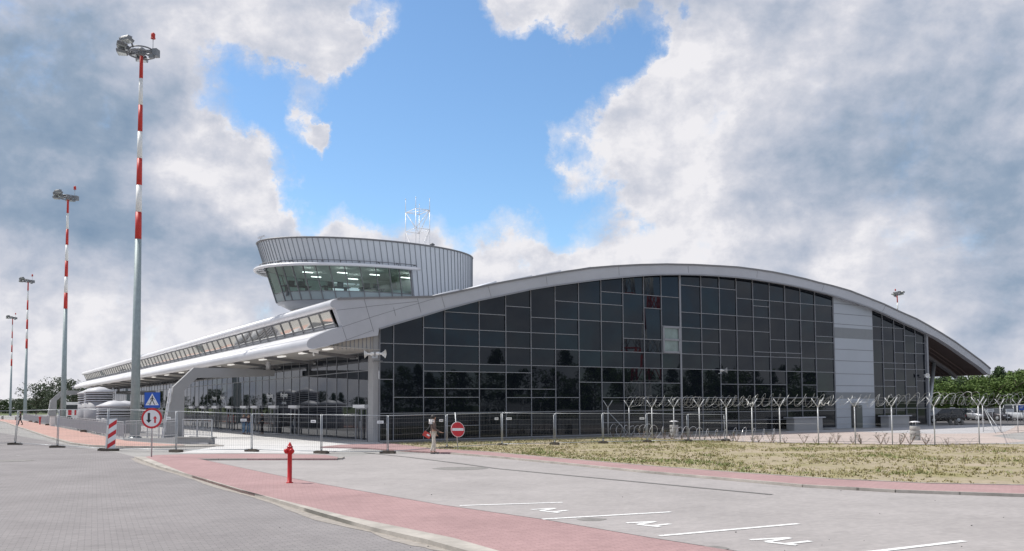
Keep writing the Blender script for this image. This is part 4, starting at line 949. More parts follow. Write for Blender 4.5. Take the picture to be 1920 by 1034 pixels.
for i in range(len(FP)-1):
    x0, y0, tx0, ty0 = FP[i]; x1, y1, tx1, ty1 = FP[i+1]
    zl = .05 if x0 > 850 else 0.
    a, c = G(x0+1.2, y0, zl), G(x1-1.2, y1, zl); A = atd(tx0+1.2, ty0, a.y); Cc = atd(tx1-1.2, ty1, c.y)
    o = thing('mobile_fence', gaplab[i], 'mobile fence', tuple(a), 'temporary mesh fence panels')
    da, dc = (A-a), (Cc-c); lo = .12
    a0 = a+da*(.06); c0 = c+dc*(.06)
    b = MB()
    b.tube([a+Z*.02, A], .022, 6); b.tube([c+Z*.02, Cc], .022, 6); b.tube([A-da*.01, Cc-dc*.01], .02, 6); b.tube([a0, c0], .02, 6)
    fo = b.build('panel_frame', M['galv'], o)
    b = MB(); nv = 34
    for k in range(1, nv):
        f = k/nv; b.tube([a0*(1-f)+c0*f, A*(1-f)+Cc*f], .0026, 3, cap=False)
    for k in (.12, .28, .45, .62, .78, .9): b.tube([a0*(1-k)+A*k, c0*(1-k)+Cc*k], .004, 3, cap=False)
    b.build('wire_mesh', M['wire'], o)
    if i in (3, 4, 5, 6, 7, 8, 9, 11):
        f = .9; v = .82
        if i == 9: f = .12
        m_ = (a*(1-f)+c*f)*(1-v)+(A*(1-f)+Cc*f)*v; d = (c-a).normalized(); n = V((d.y, -d.x, 0))
        b = MB(); b.box(m_+n*.03, (.30, .012, .13), (d, n, Z)); pt_ = b.build('name_plate', M['signwhite'], o)
        b = MB(); b.box(m_+n*.038, (.2, .006, .035), (d, n, Z)); b.build('plate_print', M['panel2'], pt_)
    if i >= 1 or True:
        px, py = FP[i+1][0], FP[i+1][1]; c_ = G(px, py, zl)
        if i+1 < len(FP):
            fo = thing('ballast_block', feetlab[i], 'ballast block', tuple(c_), 'concrete feet of the temporary fence')
            b = MB(); X2 = V((1, .25, 0)).normalized() if px < 260 else V((.9, -.5, 0)).normalized(); Y2 = V((-X2.y, X2.x, 0)); ln = .78 if px < 860 else .5
            b.box(c_+Z*.055, (ln, .23, .11), (X2, Y2, Z)); b.box(c_+Z*.125, (ln*.8, .19, .03), (X2, Y2, Z)); b.build('foot_block', M['foot'], fo)
            b = MB(); b.tube([c_+Z*.1, c_+Z*.22], .03, 8); b.build('foot_socket', M['galv'], fo)
# ------------------------------------------------------------------ security fence with razor wire
SP = [(1140.5, 819.5), (1180, 821), (1223, 823.5), (1264, 824), (1312, 826.5), (1363, 828), (1411, 829.5), (1463, 831), (1535, 832.5), (1604, 833), (1673.5, 834.3), (1753, 834.5), (1836.5, 833)]
SB = [(1844, 811), (1877, 812), (1909, 811), (1945, 811), (1990, 812)]
secf = thing('security_fence', 'chain link security fence on forked posts topped with coiled razor wire', 'security fence', tuple(G(1140.5, 819.5)))
fp = [G(x, y, .05) for x, y in SP]; fb = [G(x, y) for x, y in SB]
def fork(p, d, both=True, h=1.95):
    n = V((d.y, -d.x, 0)); b = MB(); b.tube([p, p+Z*h], .032, 8)
    b.tube([p+Z*h, p+Z*(h+.5)+V((.30, -.05, 0))], .026, 6)
    b.tube([p+Z*h, p+Z*(h+.48)+V((-.30, .1, 0))], .022, 6) if both else None
    b.build('fork_post', M['post'], secf)
for i, p in enumerate(fp):
    d = (fp[min(i+1, len(fp)-1)]-fp[max(i-1, 0)]).normalized(); fork(p, d)
for i, p in enumerate(fb[:3]): fork(p, V((1, 0, 0)), True)
for p, q in ((fp[0]+Z*1.7, fp[0]+V((1.5, -.6, 0))), (fb[0]+Z*1.75+V((.15, 0, 0)), G(1879, 812.5)), (fb[0]+Z*1.75+V((.1, 0, 0)), G(1867, 813))):
    b = MB(); b.tube([p, q], .028, 6); b.build('brace', M['galv'], secf)
def chain(P, h=1.85, z0=.08, sp=.11):
    b = MB()
    for i in range(len(P)-1):
        a, c = P[i]+Z*z0, P[i+1]+Z*z0; L = (c-a).length; d = (c-a)/L; hh = h-z0
        n = int((L+hh)/sp)
        for k in range(n+1):
            for sgn in (1, -1):
                u0 = k*sp-hh; u1 = k*sp
                ua, ub = max(u0, 0), min(u1, L)
                if ub <= ua: continue
                f0 = (ua-u0)/hh*hh; f1 = (ub-u0)/hh*hh
                p, q = a+d*ua+Z*f0, a+d*ub+Z*f1
                if sgn < 0: p, q = a+d*(L-ua)+Z*f0, a+d*(L-ub)+Z*f1
                b.tube([p, q], .0011, 3, cap=False)
        for z in (h-z0, (h-z0)*.55, .05): b.tube([a+Z*z, c+Z*z], .007, 4, cap=False)
    return b
turn = [fp[-1], G(1841, 821), fb[0]]
chain(fp).build('chain_link', M['wire'], secf); chain([fb[0], fb[1], fb[2], fb[3]]).build('chain_link', M['wire'], secf)
rz_ = random.Random(11)
def coil(P, z, R, sp, jit=.2, t=.011, lean=.25):
    b = MB(); pts = []; tot = 0
    for i in range(len(P)-1):
        a, c = P[i], P[i+1]; L = (c-a).length; d = (c-a)/L; n = V((-d.y, d.x, 0)); m = int(L/sp*14)
        for k in range(m):
            ph = tot+2*pi*k/14; r = R*(1+jit*sin(ph*.173+1)*.6+jit*rz_.uniform(-.25, .25)); u_ = L*k/m
            pts.append(a+d*(u_+lean*R*sin(ph))+n*(r*cos(ph)*.9)+Z*(z+R*.15*sin(ph*.05)+r*sin(ph)))
        tot += 2*pi*m/14
    b.tube(pts, t, 3, cap=False); return b
M['razor'] = mat('razor_wire', (.42, .43, .43), .45, metal=.4, var=.2, vscale=3)
coil(fp[1:], 2.32, .32, .46, .2, .0075, .55).build('razor_coil', M['razor'], secf)
coil([p+Z*.02 for p in fp[2:]], 2.25, .25, .6, .3, .0075, .5).build('razor_coil', M['razor'], secf)
coil([fb[0], fb[1], fb[2], fb[3]], 2.4, .38, .55, .4, .0085, .55).build('razor_coil', M['razor'], secf)
b = MB()
for z, o_ in ((2.12, .1), (2.27, .18), (2.42, .27)):
    for sg_ in (1, -1):
        for P in (fp, [fp[-1], fb[0]], fb):
            for i in range(len(P)-1): b.tube([P[i]+Z*z+V((o_*sg_, 0, 0)), P[i+1]+Z*z+V((o_*sg_, 0, 0))], .006, 3, cap=False)
b.build('barbed_strand', M['wire'], secf)
inn = [p+V((.3, .75, 0)) for p in fp]
coil(inn[:8], .38, .40, .62, .25, .012).build('ground_coil', M['eave'], secf)
coil(inn[8:], .16, .18, .8, .5, .007).build('ground_coil', M['razor'], secf)
MB().ribbon([V((p.x, p.y-.05, 0)) for p in fp[2:]], .45, .0575).build('bare_soil_strip', mat('bare_soil', (.13, .10, .075), .95, var=.4, vscale=4, bump=.5, bscale=15), kind='structure')
# scraps of plastic caught in the wire
for x, y, lab, s in ((1545, 757, 'large torn white plastic scrap snagged on the razor wire', 1.), (1407, 756.5, 'small white plastic scrap caught on the razor wire', .5)):
    c = atd(x, y, 47.5); o = thing('plastic_scrap', lab, 'plastic scrap', tuple(c)); b = MB(); r2 = random.Random(x)
    zz = [(-.32, -.18), (-.2, .2), (-.12, -.02), (.0, -.1), (.06, .04), (.2, -.02), (.3, .14), (.22, .02), (.28, -.1)]
    for (xa, za), (xb, zb3) in zip(zz[:-1], zz[1:]): b.bar(c+V((xa*s, r2.uniform(-.04, .04), za*s)), c+V((xb*s, r2.uniform(-.04, .04), zb3*s)), .05*s+.01, .02)
    b.build('torn_sheet', M['white'], o)
# ------------------------------------------------------------------ litter bins, counters, bollards near the gable
def bin_(label, loc, h=1.35):
    c = V(loc); o = thing('litter_bin', label, 'litter bin', loc, 'concrete litter bins')
    b = MB()
    for k in range(3): z = .06+k*.31; b.lathe(c, [(.30, z), (.325, z+.03), (.325, z+.26), (.30, z+.29)], 22)
    b.lathe(c, [(.34, 0), (.34, .06)], 22); b.build('drum', M['conc'], o)
    b = MB()
    for k in range(3): a = k*2*pi/3+.4; b.bar(c+V((cos(a)*.12, sin(a)*.12, .95)), c+V((cos(a)*.12, sin(a)*.12, 1.25)), .03)
    b.build('lid_strut', M['galv'], o)
    b = MB(); b.lathe(c, [(.33, 1.22), (.34, 1.25), (.2, 1.30), (0, 1.32)], 22); b.build('lid', M['eave'], o)
    for ch in o.children: ch.scale = (.88, .88, .86)
    return o
bin_('concrete litter bin with a round lid on the beige paving by the grey walkway', tuple(G(1716, 826)))
bin_('concrete litter bin with a round lid near the gable behind the first fence posts', tuple(G(1264, 821)))
for x0, x1, y, lab in ((1486, 1539, 806.3, 'wide grey counter block with an overhanging top, left of the clad bay'), (1663, 1701.5, 801.5, 'narrower grey counter block with an overhanging top, right of the side door')):
    t0, _ = E(x0, y, -1.2); t1, _ = E(x1, y, -1.2); o = thing('counter_block', lab, 'stone counter', tuple(B((t0+t1)/2, -1.2)), 'stone counters along the gable')
    b = MB(); b.box(B((t0+t1)/2, -1.0, .5), (t1-t0, .8, 1.0), (U, W, Z)); b.build('counter_body', M['frame'], o); b = MB(); b.box(B((t0+t1)/2, -1.03, 1.05), (t1-t0+.5, 1.0, .09), (U, W, Z)); b.build('counter_top', M['fascia'], o)
for x, y, lab in ((1782.5, 797.3, 'leftmost of three concrete bollards before the parked black car'), (1793, 797.3, 'middle one of three concrete bollards before the parked black car'), (1804, 797.3, 'rightmost of three concrete bollards before the parked black car')):
    c = G(x, y); o = thing('bollard', lab, 'bollard', tuple(c), 'bollards at the car park'); b = MB(); b.lathe(c, [(.17, 0), (.16, .42), (.12, .5), (0, .52)], 14); b.build('bollard_body', M['concd'], o)
# ------------------------------------------------------------------ loudspeakers and camera
def horn(label, p, d, s=1.):
    d = V(d).normalized(); o = thing('horn_loudspeaker', label, 'loudspeaker', tuple(p), 'horn loudspeakers on the terminal')
    b = MB(); b.lathe(p, [(.06*s, -.16*s), (.09*s, -.12*s), (.09*s, .02*s), (.05*s, .03*s), (.06*s, .14*s), (.11*s, .24*s), (.21*s, .33*s), (.23*s, .34*s), (.2*s, .335*s), (.04*s, .12*s)], 18, d); b.build('horn', M['white'], o)
    b = MB(); b.bar(p-d*.1*s-Z*.02, p-d*.1*s-Z*.22*s, .05, .1); b.bar(p-d*.1*s-Z*.2*s, p+(-d)*.28*s-Z*.2*s, .05); b.build('bracket', M['galv'], o); return o
cb2 = MB(); cb2.tube([B(-.4, .05, 4.93), B(-.2, -.2, 4.93), B(.12, -.25, 4.93)], .03, 6); cb2.build('speaker_bar', M['beam'], cc)
horn('horn loudspeaker at the corner column facing left under the canopy', atd(695.5, 664, 52.3), (-1, -.1, -.05), 1.15)
horn('horn loudspeaker at the corner column facing right over the gable', atd(710.5, 663.5, 52.3), (1, -.15, -.05), 1.15)
p = B(*(lambda e: (e[0], -.25, e[1]))(E(1354, 695, -.25))); horn('lone horn loudspeaker in the middle of the dark gable glazing', p, (1, -.3, 0), 1.1)
p = B(*(lambda e: (e[0], -.4, e[1]))(E(1735, 704, -.4))); horn('horn loudspeaker on the corner post by the leaning column', p, (.15, -1, -.1), 1.)
p = onpl(589, 660, B(-3.8, 0), U); o = thing('security_camera', 'white security camera hanging under the lower eave nose', 'camera', tuple(p))
b = MB(); b.bar(p-RT*.28+Z*.1, p+RT*.28-Z*.02, .18, .18); b.bar(p-RT*.32+Z*.2, p+RT*.34+Z*.07, .22, .03); b.build('camera_body', M['white'], o)
b = MB(); b.tube([p+Z*.1, p+Z*.5-RT*.1], .04, 6); b.tube([p-RT*.05-Z*.05, p-RT*.02-Z*.25], .05, 6); b.build('arm', M['white'], o)
b = MB(); b.lathe(p+RT*.28-Z*.02, [(.07, 0), (.07, .02)], 10, RT); b.build('lens', M['black'], o)
# ------------------------------------------------------------------ vegetation
def leaf(name, c1, c2):
    m = bpy.data.materials.new(name); m.use_nodes = True; nt = m.node_tree; N = nt.nodes; L = nt.links
    p = N['Principled BSDF']; p.inputs['Roughness'].default_value = .6; p.inputs['Specular IOR Level'].default_value = .25
    g = N.new('ShaderNodeNewGeometry'); r = N.new('ShaderNodeValToRGB'); L.new(g.outputs['Random Per Island'], r.inputs[0])
    r.color_ramp.elements[0].color = (*c1, 1); r.color_ramp.elements[1].color = (*c2, 1); L.new(r.outputs[0], p.inputs['Base Color'])
    return m
M['leafa'] = leaf('leaf_mid_green', (.055, .10, .02), (.115, .17, .04))
M['leafb'] = leaf('leaf_dark_green', (.026, .05, .018), (.055, .09, .028))
M['leafc'] = leaf('leaf_grey_green', (.045, .065, .038), (.09, .115, .065))
def rv(r): 
    while True:
        v = V((r.uniform(-1, 1), r.uniform(-1, 1), r.uniform(-1, 1)))
        if .05 < v.length < 1: return v
def make_tree(label, h, rad, lm, seed, nl=2200, low=.12, ls=.30, conic=False, trunk_r=.16):
    r = random.Random(seed); o = thing('tree', label, 'tree', (0, 0, 0))
    b = MB(); pts = [V((r.uniform(-.1, .1)*k, r.uniform(-.1, .1)*k, h*.8*k/5)) for k in range(6)]
    b.tube(pts, [trunk_r*(1-.15*k) for k in range(6)], 8)
    ends = []
    for k in range(11):
        z = h*(low+.08+(.72-low)*k/11); a = k*2.4+r.uniform(-.4, .4); L = rad*r.uniform(.5, .85)*((1-z/h)*1.3 if conic else 1.)
        s = V((0, 0, z)); e = s+V((cos(a)*L, sin(a)*L, L*r.uniform(.25, .7))); b.tube([s, (s+e)/2+V((0, 0, .1)), e], [trunk_r*.45, trunk_r*.3, trunk_r*.12], 5); ends.append(e)
    b.build('trunk', M['trunk'], o)
    cl = []
    for e in ends: cl.append((e, rad*r.uniform(.32, .55)))
    for k in range(16):
        z = r.uniform(low, .93); wdt = (1-z)*1.15 if conic else sqrt(max(.05, 1-((z-.5)/.55)**2))
        a = r.uniform(0, 2*pi); q = rad*.75*wdt*sqrt(r.random()); cl.append((V((cos(a)*q, sin(a)*q, z*h)), rad*r.uniform(.25, .48)))
    cl.append((V((0, 0, h*.93)), rad*.3))
    b = MB()
    for k in range(nl):
        c, q = r.choice(cl); d = rv(r); d.normalize(); p = c+V((d.x*q, d.y*q, d.z*q*.8))*r.uniform(.6, 1.05)
        if p.z < h*low*.6: continue
        n = (d+rv(r)*.8).normalized(); x = n.cross(V((r.uniform(-1, 1), r.uniform(-1, 1), r.uniform(-1, 1)))).normalized(); y = n.cross(x)
        s = ls*r.uniform(.6, 1.3)
        b.add([p-x*s*.5, p+y*s*.3, p+x*s*.6, p-y*s*.32], [(0, 1, 2, 3)])
    b.build('crown', lm, o, fix=False); return o
bush1 = make_tree('x', 7.2, 2.7, M['leafa'], 1, 2600, .02, .34); bush2 = make_tree('x', 6.4, 2.9, M['leafa'], 2, 2600, .02, .34); bush3 = make_tree('x', 8.0, 2.3, M['leafb'], 3, 2400, .04, .34, True)
GR = 'trees of the wood behind the car park'
rt_ = random.Random(21); usedp = {}
def put(pr, loc, rz, sc, label, group):
    first = pr.name not in usedp; usedp[pr.name] = 1
    return place(pr, first, loc, rz, label, group, sc)
ti = 0
for row, (dep, n, sc0) in enumerate(((128, 21, .86), (140, 20, 1.0), (156, 19, 1.10))):
    for k in range(n):
        x = 1722+(k+.5*(row % 2))*(2080-1722)/(n-1)+rt_.uniform(-8, 8)
        p = atd(x, 757, dep+rt_.uniform(-3, 3)); kind = rt_.choice((bush1, bush2, bush1, bush2, bush1, bush2, bush2, bush3))
        hs = sc0*(.80+.20*max(0, min(1, (x-1740)/180)))*rt_.uniform(.96, 1.05)
        lab = {id(bush1): 'mid green leafy tree in the wood behind the car park', id(bush2): 'broad mid green leafy tree in the wood behind the car park', id(bush3): 'darker pointed tree in the wood behind the car park'}[id(kind)]
        put(kind, (p.x, p.y, 0), rt_.uniform(0, 6.28), (1., 1., hs), lab, GR)
ltA = make_tree('rounded grey green tree beyond the far railing, left of the far portal frame', 8.6, 4.6, M['leafc'], 5, 1700, .22, .5)
ltB = make_tree('taller grey green tree behind the far portal frame', 10.5, 4.2, M['leafc'], 6, 1700, .22, .5)
for pr, x, d, s, lab in ((ltA, 68, 235, 1.0, None), (ltA, 92, 240, .75, 'small grey green tree touching the far portal frame on its left'), (ltB, 112, 225, .95, None), (ltB, 136, 230, .9, 'grey green tree between the second mast and the end of the eave'), (ltA, 40, 300, .62, 'low grey green tree left of the third mast'), (ltB, 150, 260, .8, 'grey green tree half hidden by the end of the eave')):
    p = atd(x, 766, d); put(pr, (p.x, p.y, 0), rt_.uniform(0, 6), s, lab, 'trees beyond the far end of the forecourt')
fw_ = make_tree('dark tree in the distant wood at the left horizon', 9., 5.2, M['leafb'], 8, 1000, .02, .8)
for k in range(16):
    x = -40+k*16+rt_.uniform(-5, 5); p = atd(x, 766, 400+rt_.uniform(-25, 25)); put(fw_, (p.x, p.y, 0), rt_.uniform(0, 6), (1.15, 1.15, rt_.uniform(.55, .8)), 'dark tree in the distant wood at the left horizon', 'distant wood at the left')
# trees and a radio mast beside the lot, seen as reflections in the dark gable
for k in range(54):
    a_ = radians(-75+k*2.1); d = 120+rt_.uniform(-14, 22)
    loc = (45+d*cos(a_), 20+d*sin(a_), 0)
    if loc[1] > 60: continue
    put(bush3 if k % 3 == 0 else bush1, loc, rt_.uniform(0, 6), rt_.uniform(1.0, 1.45)*(1.35 if k % 3 == 0 else 1.2), 'tree beside the parking lot reflected in the dark gable glazing', 'trees reflected in the gable')
for k in range(26):
    a_ = radians(38+k*1.5); d = 190+rt_.uniform(-18, 18); loc = (-30-d*sin(a_), 70+d*cos(a_), 0)
    put(ltA if k % 2 else bush3, loc, rt_.uniform(0, 6), rt_.uniform(.55, 1.0), 'tree across the apron reflected in the entrance glazing', 'trees reflected in the entrance front')
rm = thing('radio_mast', 'red and white lattice radio mast reflected in the dark gable glazing', 'radio mast', (70, 46, 0))
for zi_, (z0, z1) in enumerate(((0, 5), (5, 10), (10, 14), (14, 18), (18, 22))):
    b = MB(); w0, w1 = 1.5-z0*.045, 1.5-z1*.045; c = V((70, 46, 0)); q0 = [c+V((a*w0, d*w0, z0)) for a, d in ((-1, -1), (1, -1), (1, 1), (-1, 1))]; q1 = [c+V((a*w1, d*w1, z1)) for a, d in ((-1, -1), (1, -1), (1, 1), (-1, 1))]
    for i in range(4): j = (i+1) % 4; b.tube([q0[i], q1[i]], .12, 6); b.tube([q0[i], q1[j]], .07, 5); b.tube([q0[j], q1[i]], .07, 5); b.tube([q1[i], q1[j]], .07, 5)
    b.build('mast_section', M['white'] if zi_ % 2 == 0 else M['red'], rm)
# saplings along the foot of the security fence
M['twig'] = mat('twig', (.20, .13, .085), .9, var=.3, vscale=6)
def sapling(seed):
    r = random.Random(seed); o = thing('sapling', 'x', 'sapling', (0, 0, 0)); b = MB(); ends = []
    for k in range(7):
        a = r.uniform(0, 6.28); L = r.uniform(.3, .7); e = V((cos(a)*L*.55, sin(a)*L*.55, L)); m_ = e*.5+V((r.uniform(-.06, .06), r.uniform(-.06, .06), 0)); b.tube([(0, 0, 0), m_, e], [.014, .01, .005], 4)
        for q in range(2): f = r.uniform(.4, .9); s = e*f; t = s+V((r.uniform(-.16, .16), r.uniform(-.16, .16), r.uniform(.05, .2))); b.tube([s, t], [.008, .003], 4); ends.append(t)
        ends.append(e)
    b.build('stem', M['twig'], o); b = MB()
    for e in ends:
        for q in range(2): p = e+rv(r)*.05; d = rv(r)*.05; x = rv(r)*.035; b.add([p, p+d+x, p+d*1.8, p+d-x], [(0, 1, 2, 3)])
    b.build('leaves', M['leafc'], o, fix=False); return o
sps = [sapling(s) for s in (1, 2, 3)]
for k in range(34):
    f = .2+k*11.4/34; i = int(f); i = min(i, len(fp)-2); p = fp[i]+(fp[i+1]-fp[i])*(f-i)+V((rt_.uniform(-.25, .25), .25+rt_.uniform(-.15, .25), 0))
    put(sps[k % 3], (p.x, p.y, .03), rt_.uniform(0, 6), rt_.uniform(.5, .95), 'bare young sapling planted at the foot of the security fence', 'saplings along the security fence')
# grass and weeds on the lawn
from mathutils import noise as mn
rg2 = random.Random(9); b = MB(); cnt = 0
xs_ = [p.x for p in lawnpoly]; ys_ = [p.y for p in lawnpoly]
def inside(x, y, P):
    c = False; j = len(P)-1
    for i in range(len(P)):
        if (P[i].y > y) != (P[j].y > y) and x < (P[j].x-P[i].x)*(y-P[i].y)/(P[j].y-P[i].y)+P[i].x: c = not c
        j = i
    return c
x0, x1, y0, y1 = min(xs_), 34, min(ys_), max(ys_)
vb = [MB(), MB()]
while cnt < 12000:
    x, y = rg2.uniform(x0, x1), rg2.uniform(y0, y1)
    if not inside(x, y, lawnpoly): continue
    n = mn.noise(V((x*.35, y*.35, 1)))+.6*mn.noise(V((x*1.3, y*1.3, 4)))+.35*mn.noise(V((x*4, y*4, 7)))
    edge = min(((G(912, 847.5)+(G(1393, 887.6)-G(912, 847.5))*t_)-V((x, y, 0))).length for t_ in (0, .15, .3, .45, .6, .8, 1))
    if n+max(0, .5-edge*.13) < rg2.uniform(-.45, 1.): cnt += .04; continue
    cnt += 1
    h = rg2.uniform(.03, .11)*(1.4 if n > .6 else 1); k = 0 if n+rg2.uniform(-.3, .3)+max(0, .45-edge*.12) > .62 else 1
    for q in range(4):
        a = rg2.uniform(0, 6.28); w_ = rg2.uniform(.012, .03); dx, dy = cos(a), sin(a); ox, oy = rg2.uniform(-.07, .07), rg2.uniform(-.07, .07); l_ = rg2.uniform(.3, 1.)*h
        vb[k].add([V((x+ox-dy*w_, y+oy+dx*w_, .052)), V((x+ox+dy*w_, y+oy-dx*w_, .052)), V((x+ox+dx*l_, y+oy+dy*l_, .052+h*rg2.uniform(.6, 1)))], [(0, 1, 2)])
M['gr1'] = leaf('grass_green', (.15, .185, .055), (.27, .29, .12)); M['gr2'] = leaf('grass_dry', (.25, .23, .10), (.40, .345, .19))
vb[0].build('green_grass', M['gr1'], kind='stuff', fix=False); vb[1].build('dry_grass', M['gr2'], kind='stuff', fix=False)
# ------------------------------------------------------------------ cars
def make_car(label, paint, L=4.2, H=1.45, wd=1.74, hatch=True, loc=(0, 0, 0), rz=0., van=False):
    o = thing('parked_car', label, 'car', (0, 0, 0), 'cars in the car park'); h = wd/2
    # stations along x (front = +x): x, sill z, belt z, belt half width
    st = [(-L/2, .42, .80, .80), (-L/2+.12, .25, .92, .94), (-L*.30, .20, .94, 1.), (0, .20, .92, 1.), (L*.22, .20, .90, 1.), (L*.36, .22, .80, .97), (L/2-.1, .28, .70, .88), (L/2, .42, .60, .76)]
    if van: st = [(x, a, z_*1.05, w_) for x, a, z_, w_ in st]
    b = MB(); ring = []
    for x, z0, z1, w_ in st: ring.append([V((x, -h*w_*.94, z0)), V((x, -h*w_, z0+.2)), V((x, -h*w_, z1-.08)), V((x, -h*w_*.93, z1)), V((x, h*w_*.93, z1)), V((x, h*w_, z1-.08)), V((x, h*w_, z0+.2)), V((x, h*w_*.94, z0))])
    vs = [v for r_ in ring for v in r_]; fs = []
    for i in range(len(ring)-1):
        for k in range(8): fs.append((i*8+k, (i+1)*8+k, (i+1)*8+(k+1) % 8, i*8+(k+1) % 8))
    fs += [tuple(range(8)), tuple((len(ring)-1)*8+k for k in range(8))[::-1]]; b.smooth = True; b.add(vs, fs); body = b.build('body', paint, o)
    xr0, xr1 = (-L*.40 if hatch else -L*.27), L*.07; xb0, xb1 = (-L*.47 if hatch else -L*.38), L*.25
    if van: xr0, xb0, xr1, xb1 = -L*.45, -L*.48, L*.22, L*.36
    zb = .90
    b = MB(); gb = [V((xb0, -h*.9, zb)), V((xb1, -h*.88, zb-.03)), V((xb1, h*.88, zb-.03)), V((xb0, h*.9, zb)), V((xr0, -h*.68, H-.04)), V((xr1, -h*.68, H-.04)), V((xr1, h*.68, H-.04)), V((xr0, h*.68, H-.04))]
    b.hexa(gb); b.build('windows', M['cargl'], o)
    b = MB(); b.smooth = True
    rf = [V((xr0-.03, -h*.70, H-.06)), V((xr1+.04, -h*.70, H-.06)), V((xr1+.04, h*.70, H-.06)), V((xr0-.03, h*.70, H-.06)), V((xr0+.12, -h*.55, H)), V((xr1-.15, -h*.55, H)), V((xr1-.15, h*.55, H)), V((xr0+.12, h*.55, H))]
    b.hexa(rf)
    for sg_ in (-1, 1):
        for (xa, xc) in ((xb0, xr0), (xb1, xr1), ((xb0+xb1)/2-.1, (xr0+xr1)/2-.15)): b.bar(V((xa, sg_*h*.90, zb-.02)), V((xc, sg_*h*.69, H-.05)), .07, .05, up=V((1, 0, 0)))
    b.build('roof_frame', paint, o)
    for x in (-L*.30, L*.32):
        for sg_ in (-1, 1):
            b = MB(); b.lathe((x, sg_*(h-.2), .31), [(.2, 0), (.31, .01), (.31, .19), (.2, .2)], 18, V((0, sg_, 0))); w_ = b.build('wheel', M['tyre'], o)
            b = MB(); b.lathe((x, sg_*(h+.005), .31), [(.21, 0), (.19, .012), (.05, .02), (0, .03)], 14, V((0, sg_, 0))); b.build('rim', M['galv'], w_)
    for sg_ in (-1, 1):
        b = MB(); b.box((L/2-.05, sg_*h*.62, .62), (.14, .30, .13)); b.build('headlight', M['headl'], o)
        b = MB(); b.box((-L/2+.02, sg_*h*.70, .78), (.12, .22, .18)); b.build('tail_light', M['taill'], o)
        b = MB(); b.box((L*.19, sg_*(h+.07), .96), (.12, .16, .11)); b.build('wing_mirror', paint, o)
    b = MB(); b.box((L/2+.005, 0, .55), (.02, .8, .12)); b.box((L/2-.01, 0, .33), (.06, 1.2, .14)); b.build('grille', M['black'], o)
    b = MB(); b.box((L/2+.02, 0, .40), (.012, .5, .11)); b.box((-L/2-.005, 0, .62), (.012, .5, .11)); b.build('number_plate', M['signwhite'], o)
    o.location = loc; o.rotation_euler = (0, 0, rz); return o
def paint(n, c, metal=.3):
    m = mat(n, c, .28, metal, var=.03); m.node_tree.nodes['Principled BSDF'].inputs['Coat Weight'].default_value = .15; return m
M['cargl'] = mat('car_glass', (.02, .025, .03), .05, var=0); M['tyre'] = mat('tyre', (.02, .02, .02), .8, var=.1); M['headl'] = mat('headlight_glass', (.6, .62, .65), .1, var=0); M['taill'] = mat('tail_light_red', (.35, .01, .01), .2, var=0)
blk, slv, whs, teal, drk, gry, org_ = paint('paint_black', (.012, .012, .014)), paint('paint_silver', (.48, .49, .51), .6), paint('paint_white_silver', (.62, .64, .66), .3), paint('paint_teal', (.16, .26, .28)), paint('paint_dark', (.05, .045, .05)), paint('paint_grey', (.16, .15, .16)), paint('paint_green_black', (.03, .05, .05))
def cl_(x, y): q = G(x, y); return (q.x, q.y, 0)
make_car('black hatchback parked side-on behind the three bollards', blk, 4.6, 1.55, loc=cl_(1766, 793.5), rz=radians(186))
make_car('dark green estate car directly behind the black hatchback', org_, 4.4, 1.5, loc=cl_(1800, 788.5), rz=radians(200))
make_car('pale teal car half hidden behind the leaning column', teal, 4.2, 1.45, loc=cl_(1740, 787), rz=radians(-65))
make_car('silver car facing the camera with a dark grille, right of the black hatchback', slv, 4.4, 1.42, hatch=False, loc=cl_(1823, 788.5), rz=radians(-70))
make_car('white silver estate in the back row left of the lamp post', whs, 4.4, 1.6, loc=cl_(1800, 783), rz=radians(-75))
make_car('silver hatchback in the back row right of the lamp post', slv, 4.2, 1.55, loc=cl_(1822, 781.5), rz=radians(-75))
make_car('silver saloon in the back row beside the end fence post', whs, 4.2, 1.5, hatch=False, loc=cl_(1843, 783.5), rz=radians(-75))
make_car('dark car under the left one of the two wide white notices', drk, 4.2, 1.45, loc=cl_(1862, 789), rz=radians(-70))
make_car('grey car under the right one of the two wide white notices', gry, 4.2, 1.45, loc=cl_(1888, 788), rz=radians(-72))
make_car('black car between the fence brace and the grey car', blk, 4.2, 1.42, hatch=False, loc=cl_(1876, 785), rz=radians(-72))
make_car('white silver van cut off by the right edge of the photo', whs, 4.6, 1.9, loc=cl_(1917, 789), rz=radians(-75), van=True)
def notice(name, label, cat, x, y, w_, h_, m, d, post_z=0):
    c = atd(x, y, d); o = thing(name, label, cat, (c.x, c.y, 0), None)
    b = MB(); b.box(c, (w_, .04, h_)); bd_ = b.build('board', m, o); b = MB()
    for s in (-.3, .3): b.tube([V((c.x+s*w_, c.y+.05, 0)), V((c.x+s*w_, c.y+.05, c.z+h_/2))], .03, 6)
    b.build('post', M['galv'], o); return c, bd_
for x, y, w_, h_, lab in ((1753, 769, 8, 8, 'small square white notice board beside the pale teal car'), (1786, 768, 9.5, 7, 'square white notice board above the black hatchback'), (1857, 770, 13, 6, 'wide white notice board right of the fence corner, left one of two'), (1893.5, 770, 15, 6, 'wide white notice board at the car park, right one of two')):
    d = 96; k = d/F; c, bd_ = notice('notice_board', lab, 'notice board', x, y, w_*k, h_*k, M['signwhite'], d)
    b = MB()
    for q in range(3): b.box(c+V((0, -.026, h_*k*(.25-q*.22))), (w_*k*.7, .008, h_*k*.07))
    b.build('printed_line', M['alu'], bd_)
d = 96; k = d/F; c, bd_ = notice('parking_sign', 'dark blue parking sign at the right edge above the white van', 'parking sign', 1916, 765, 11*k, 9*k, M['blue'], d)
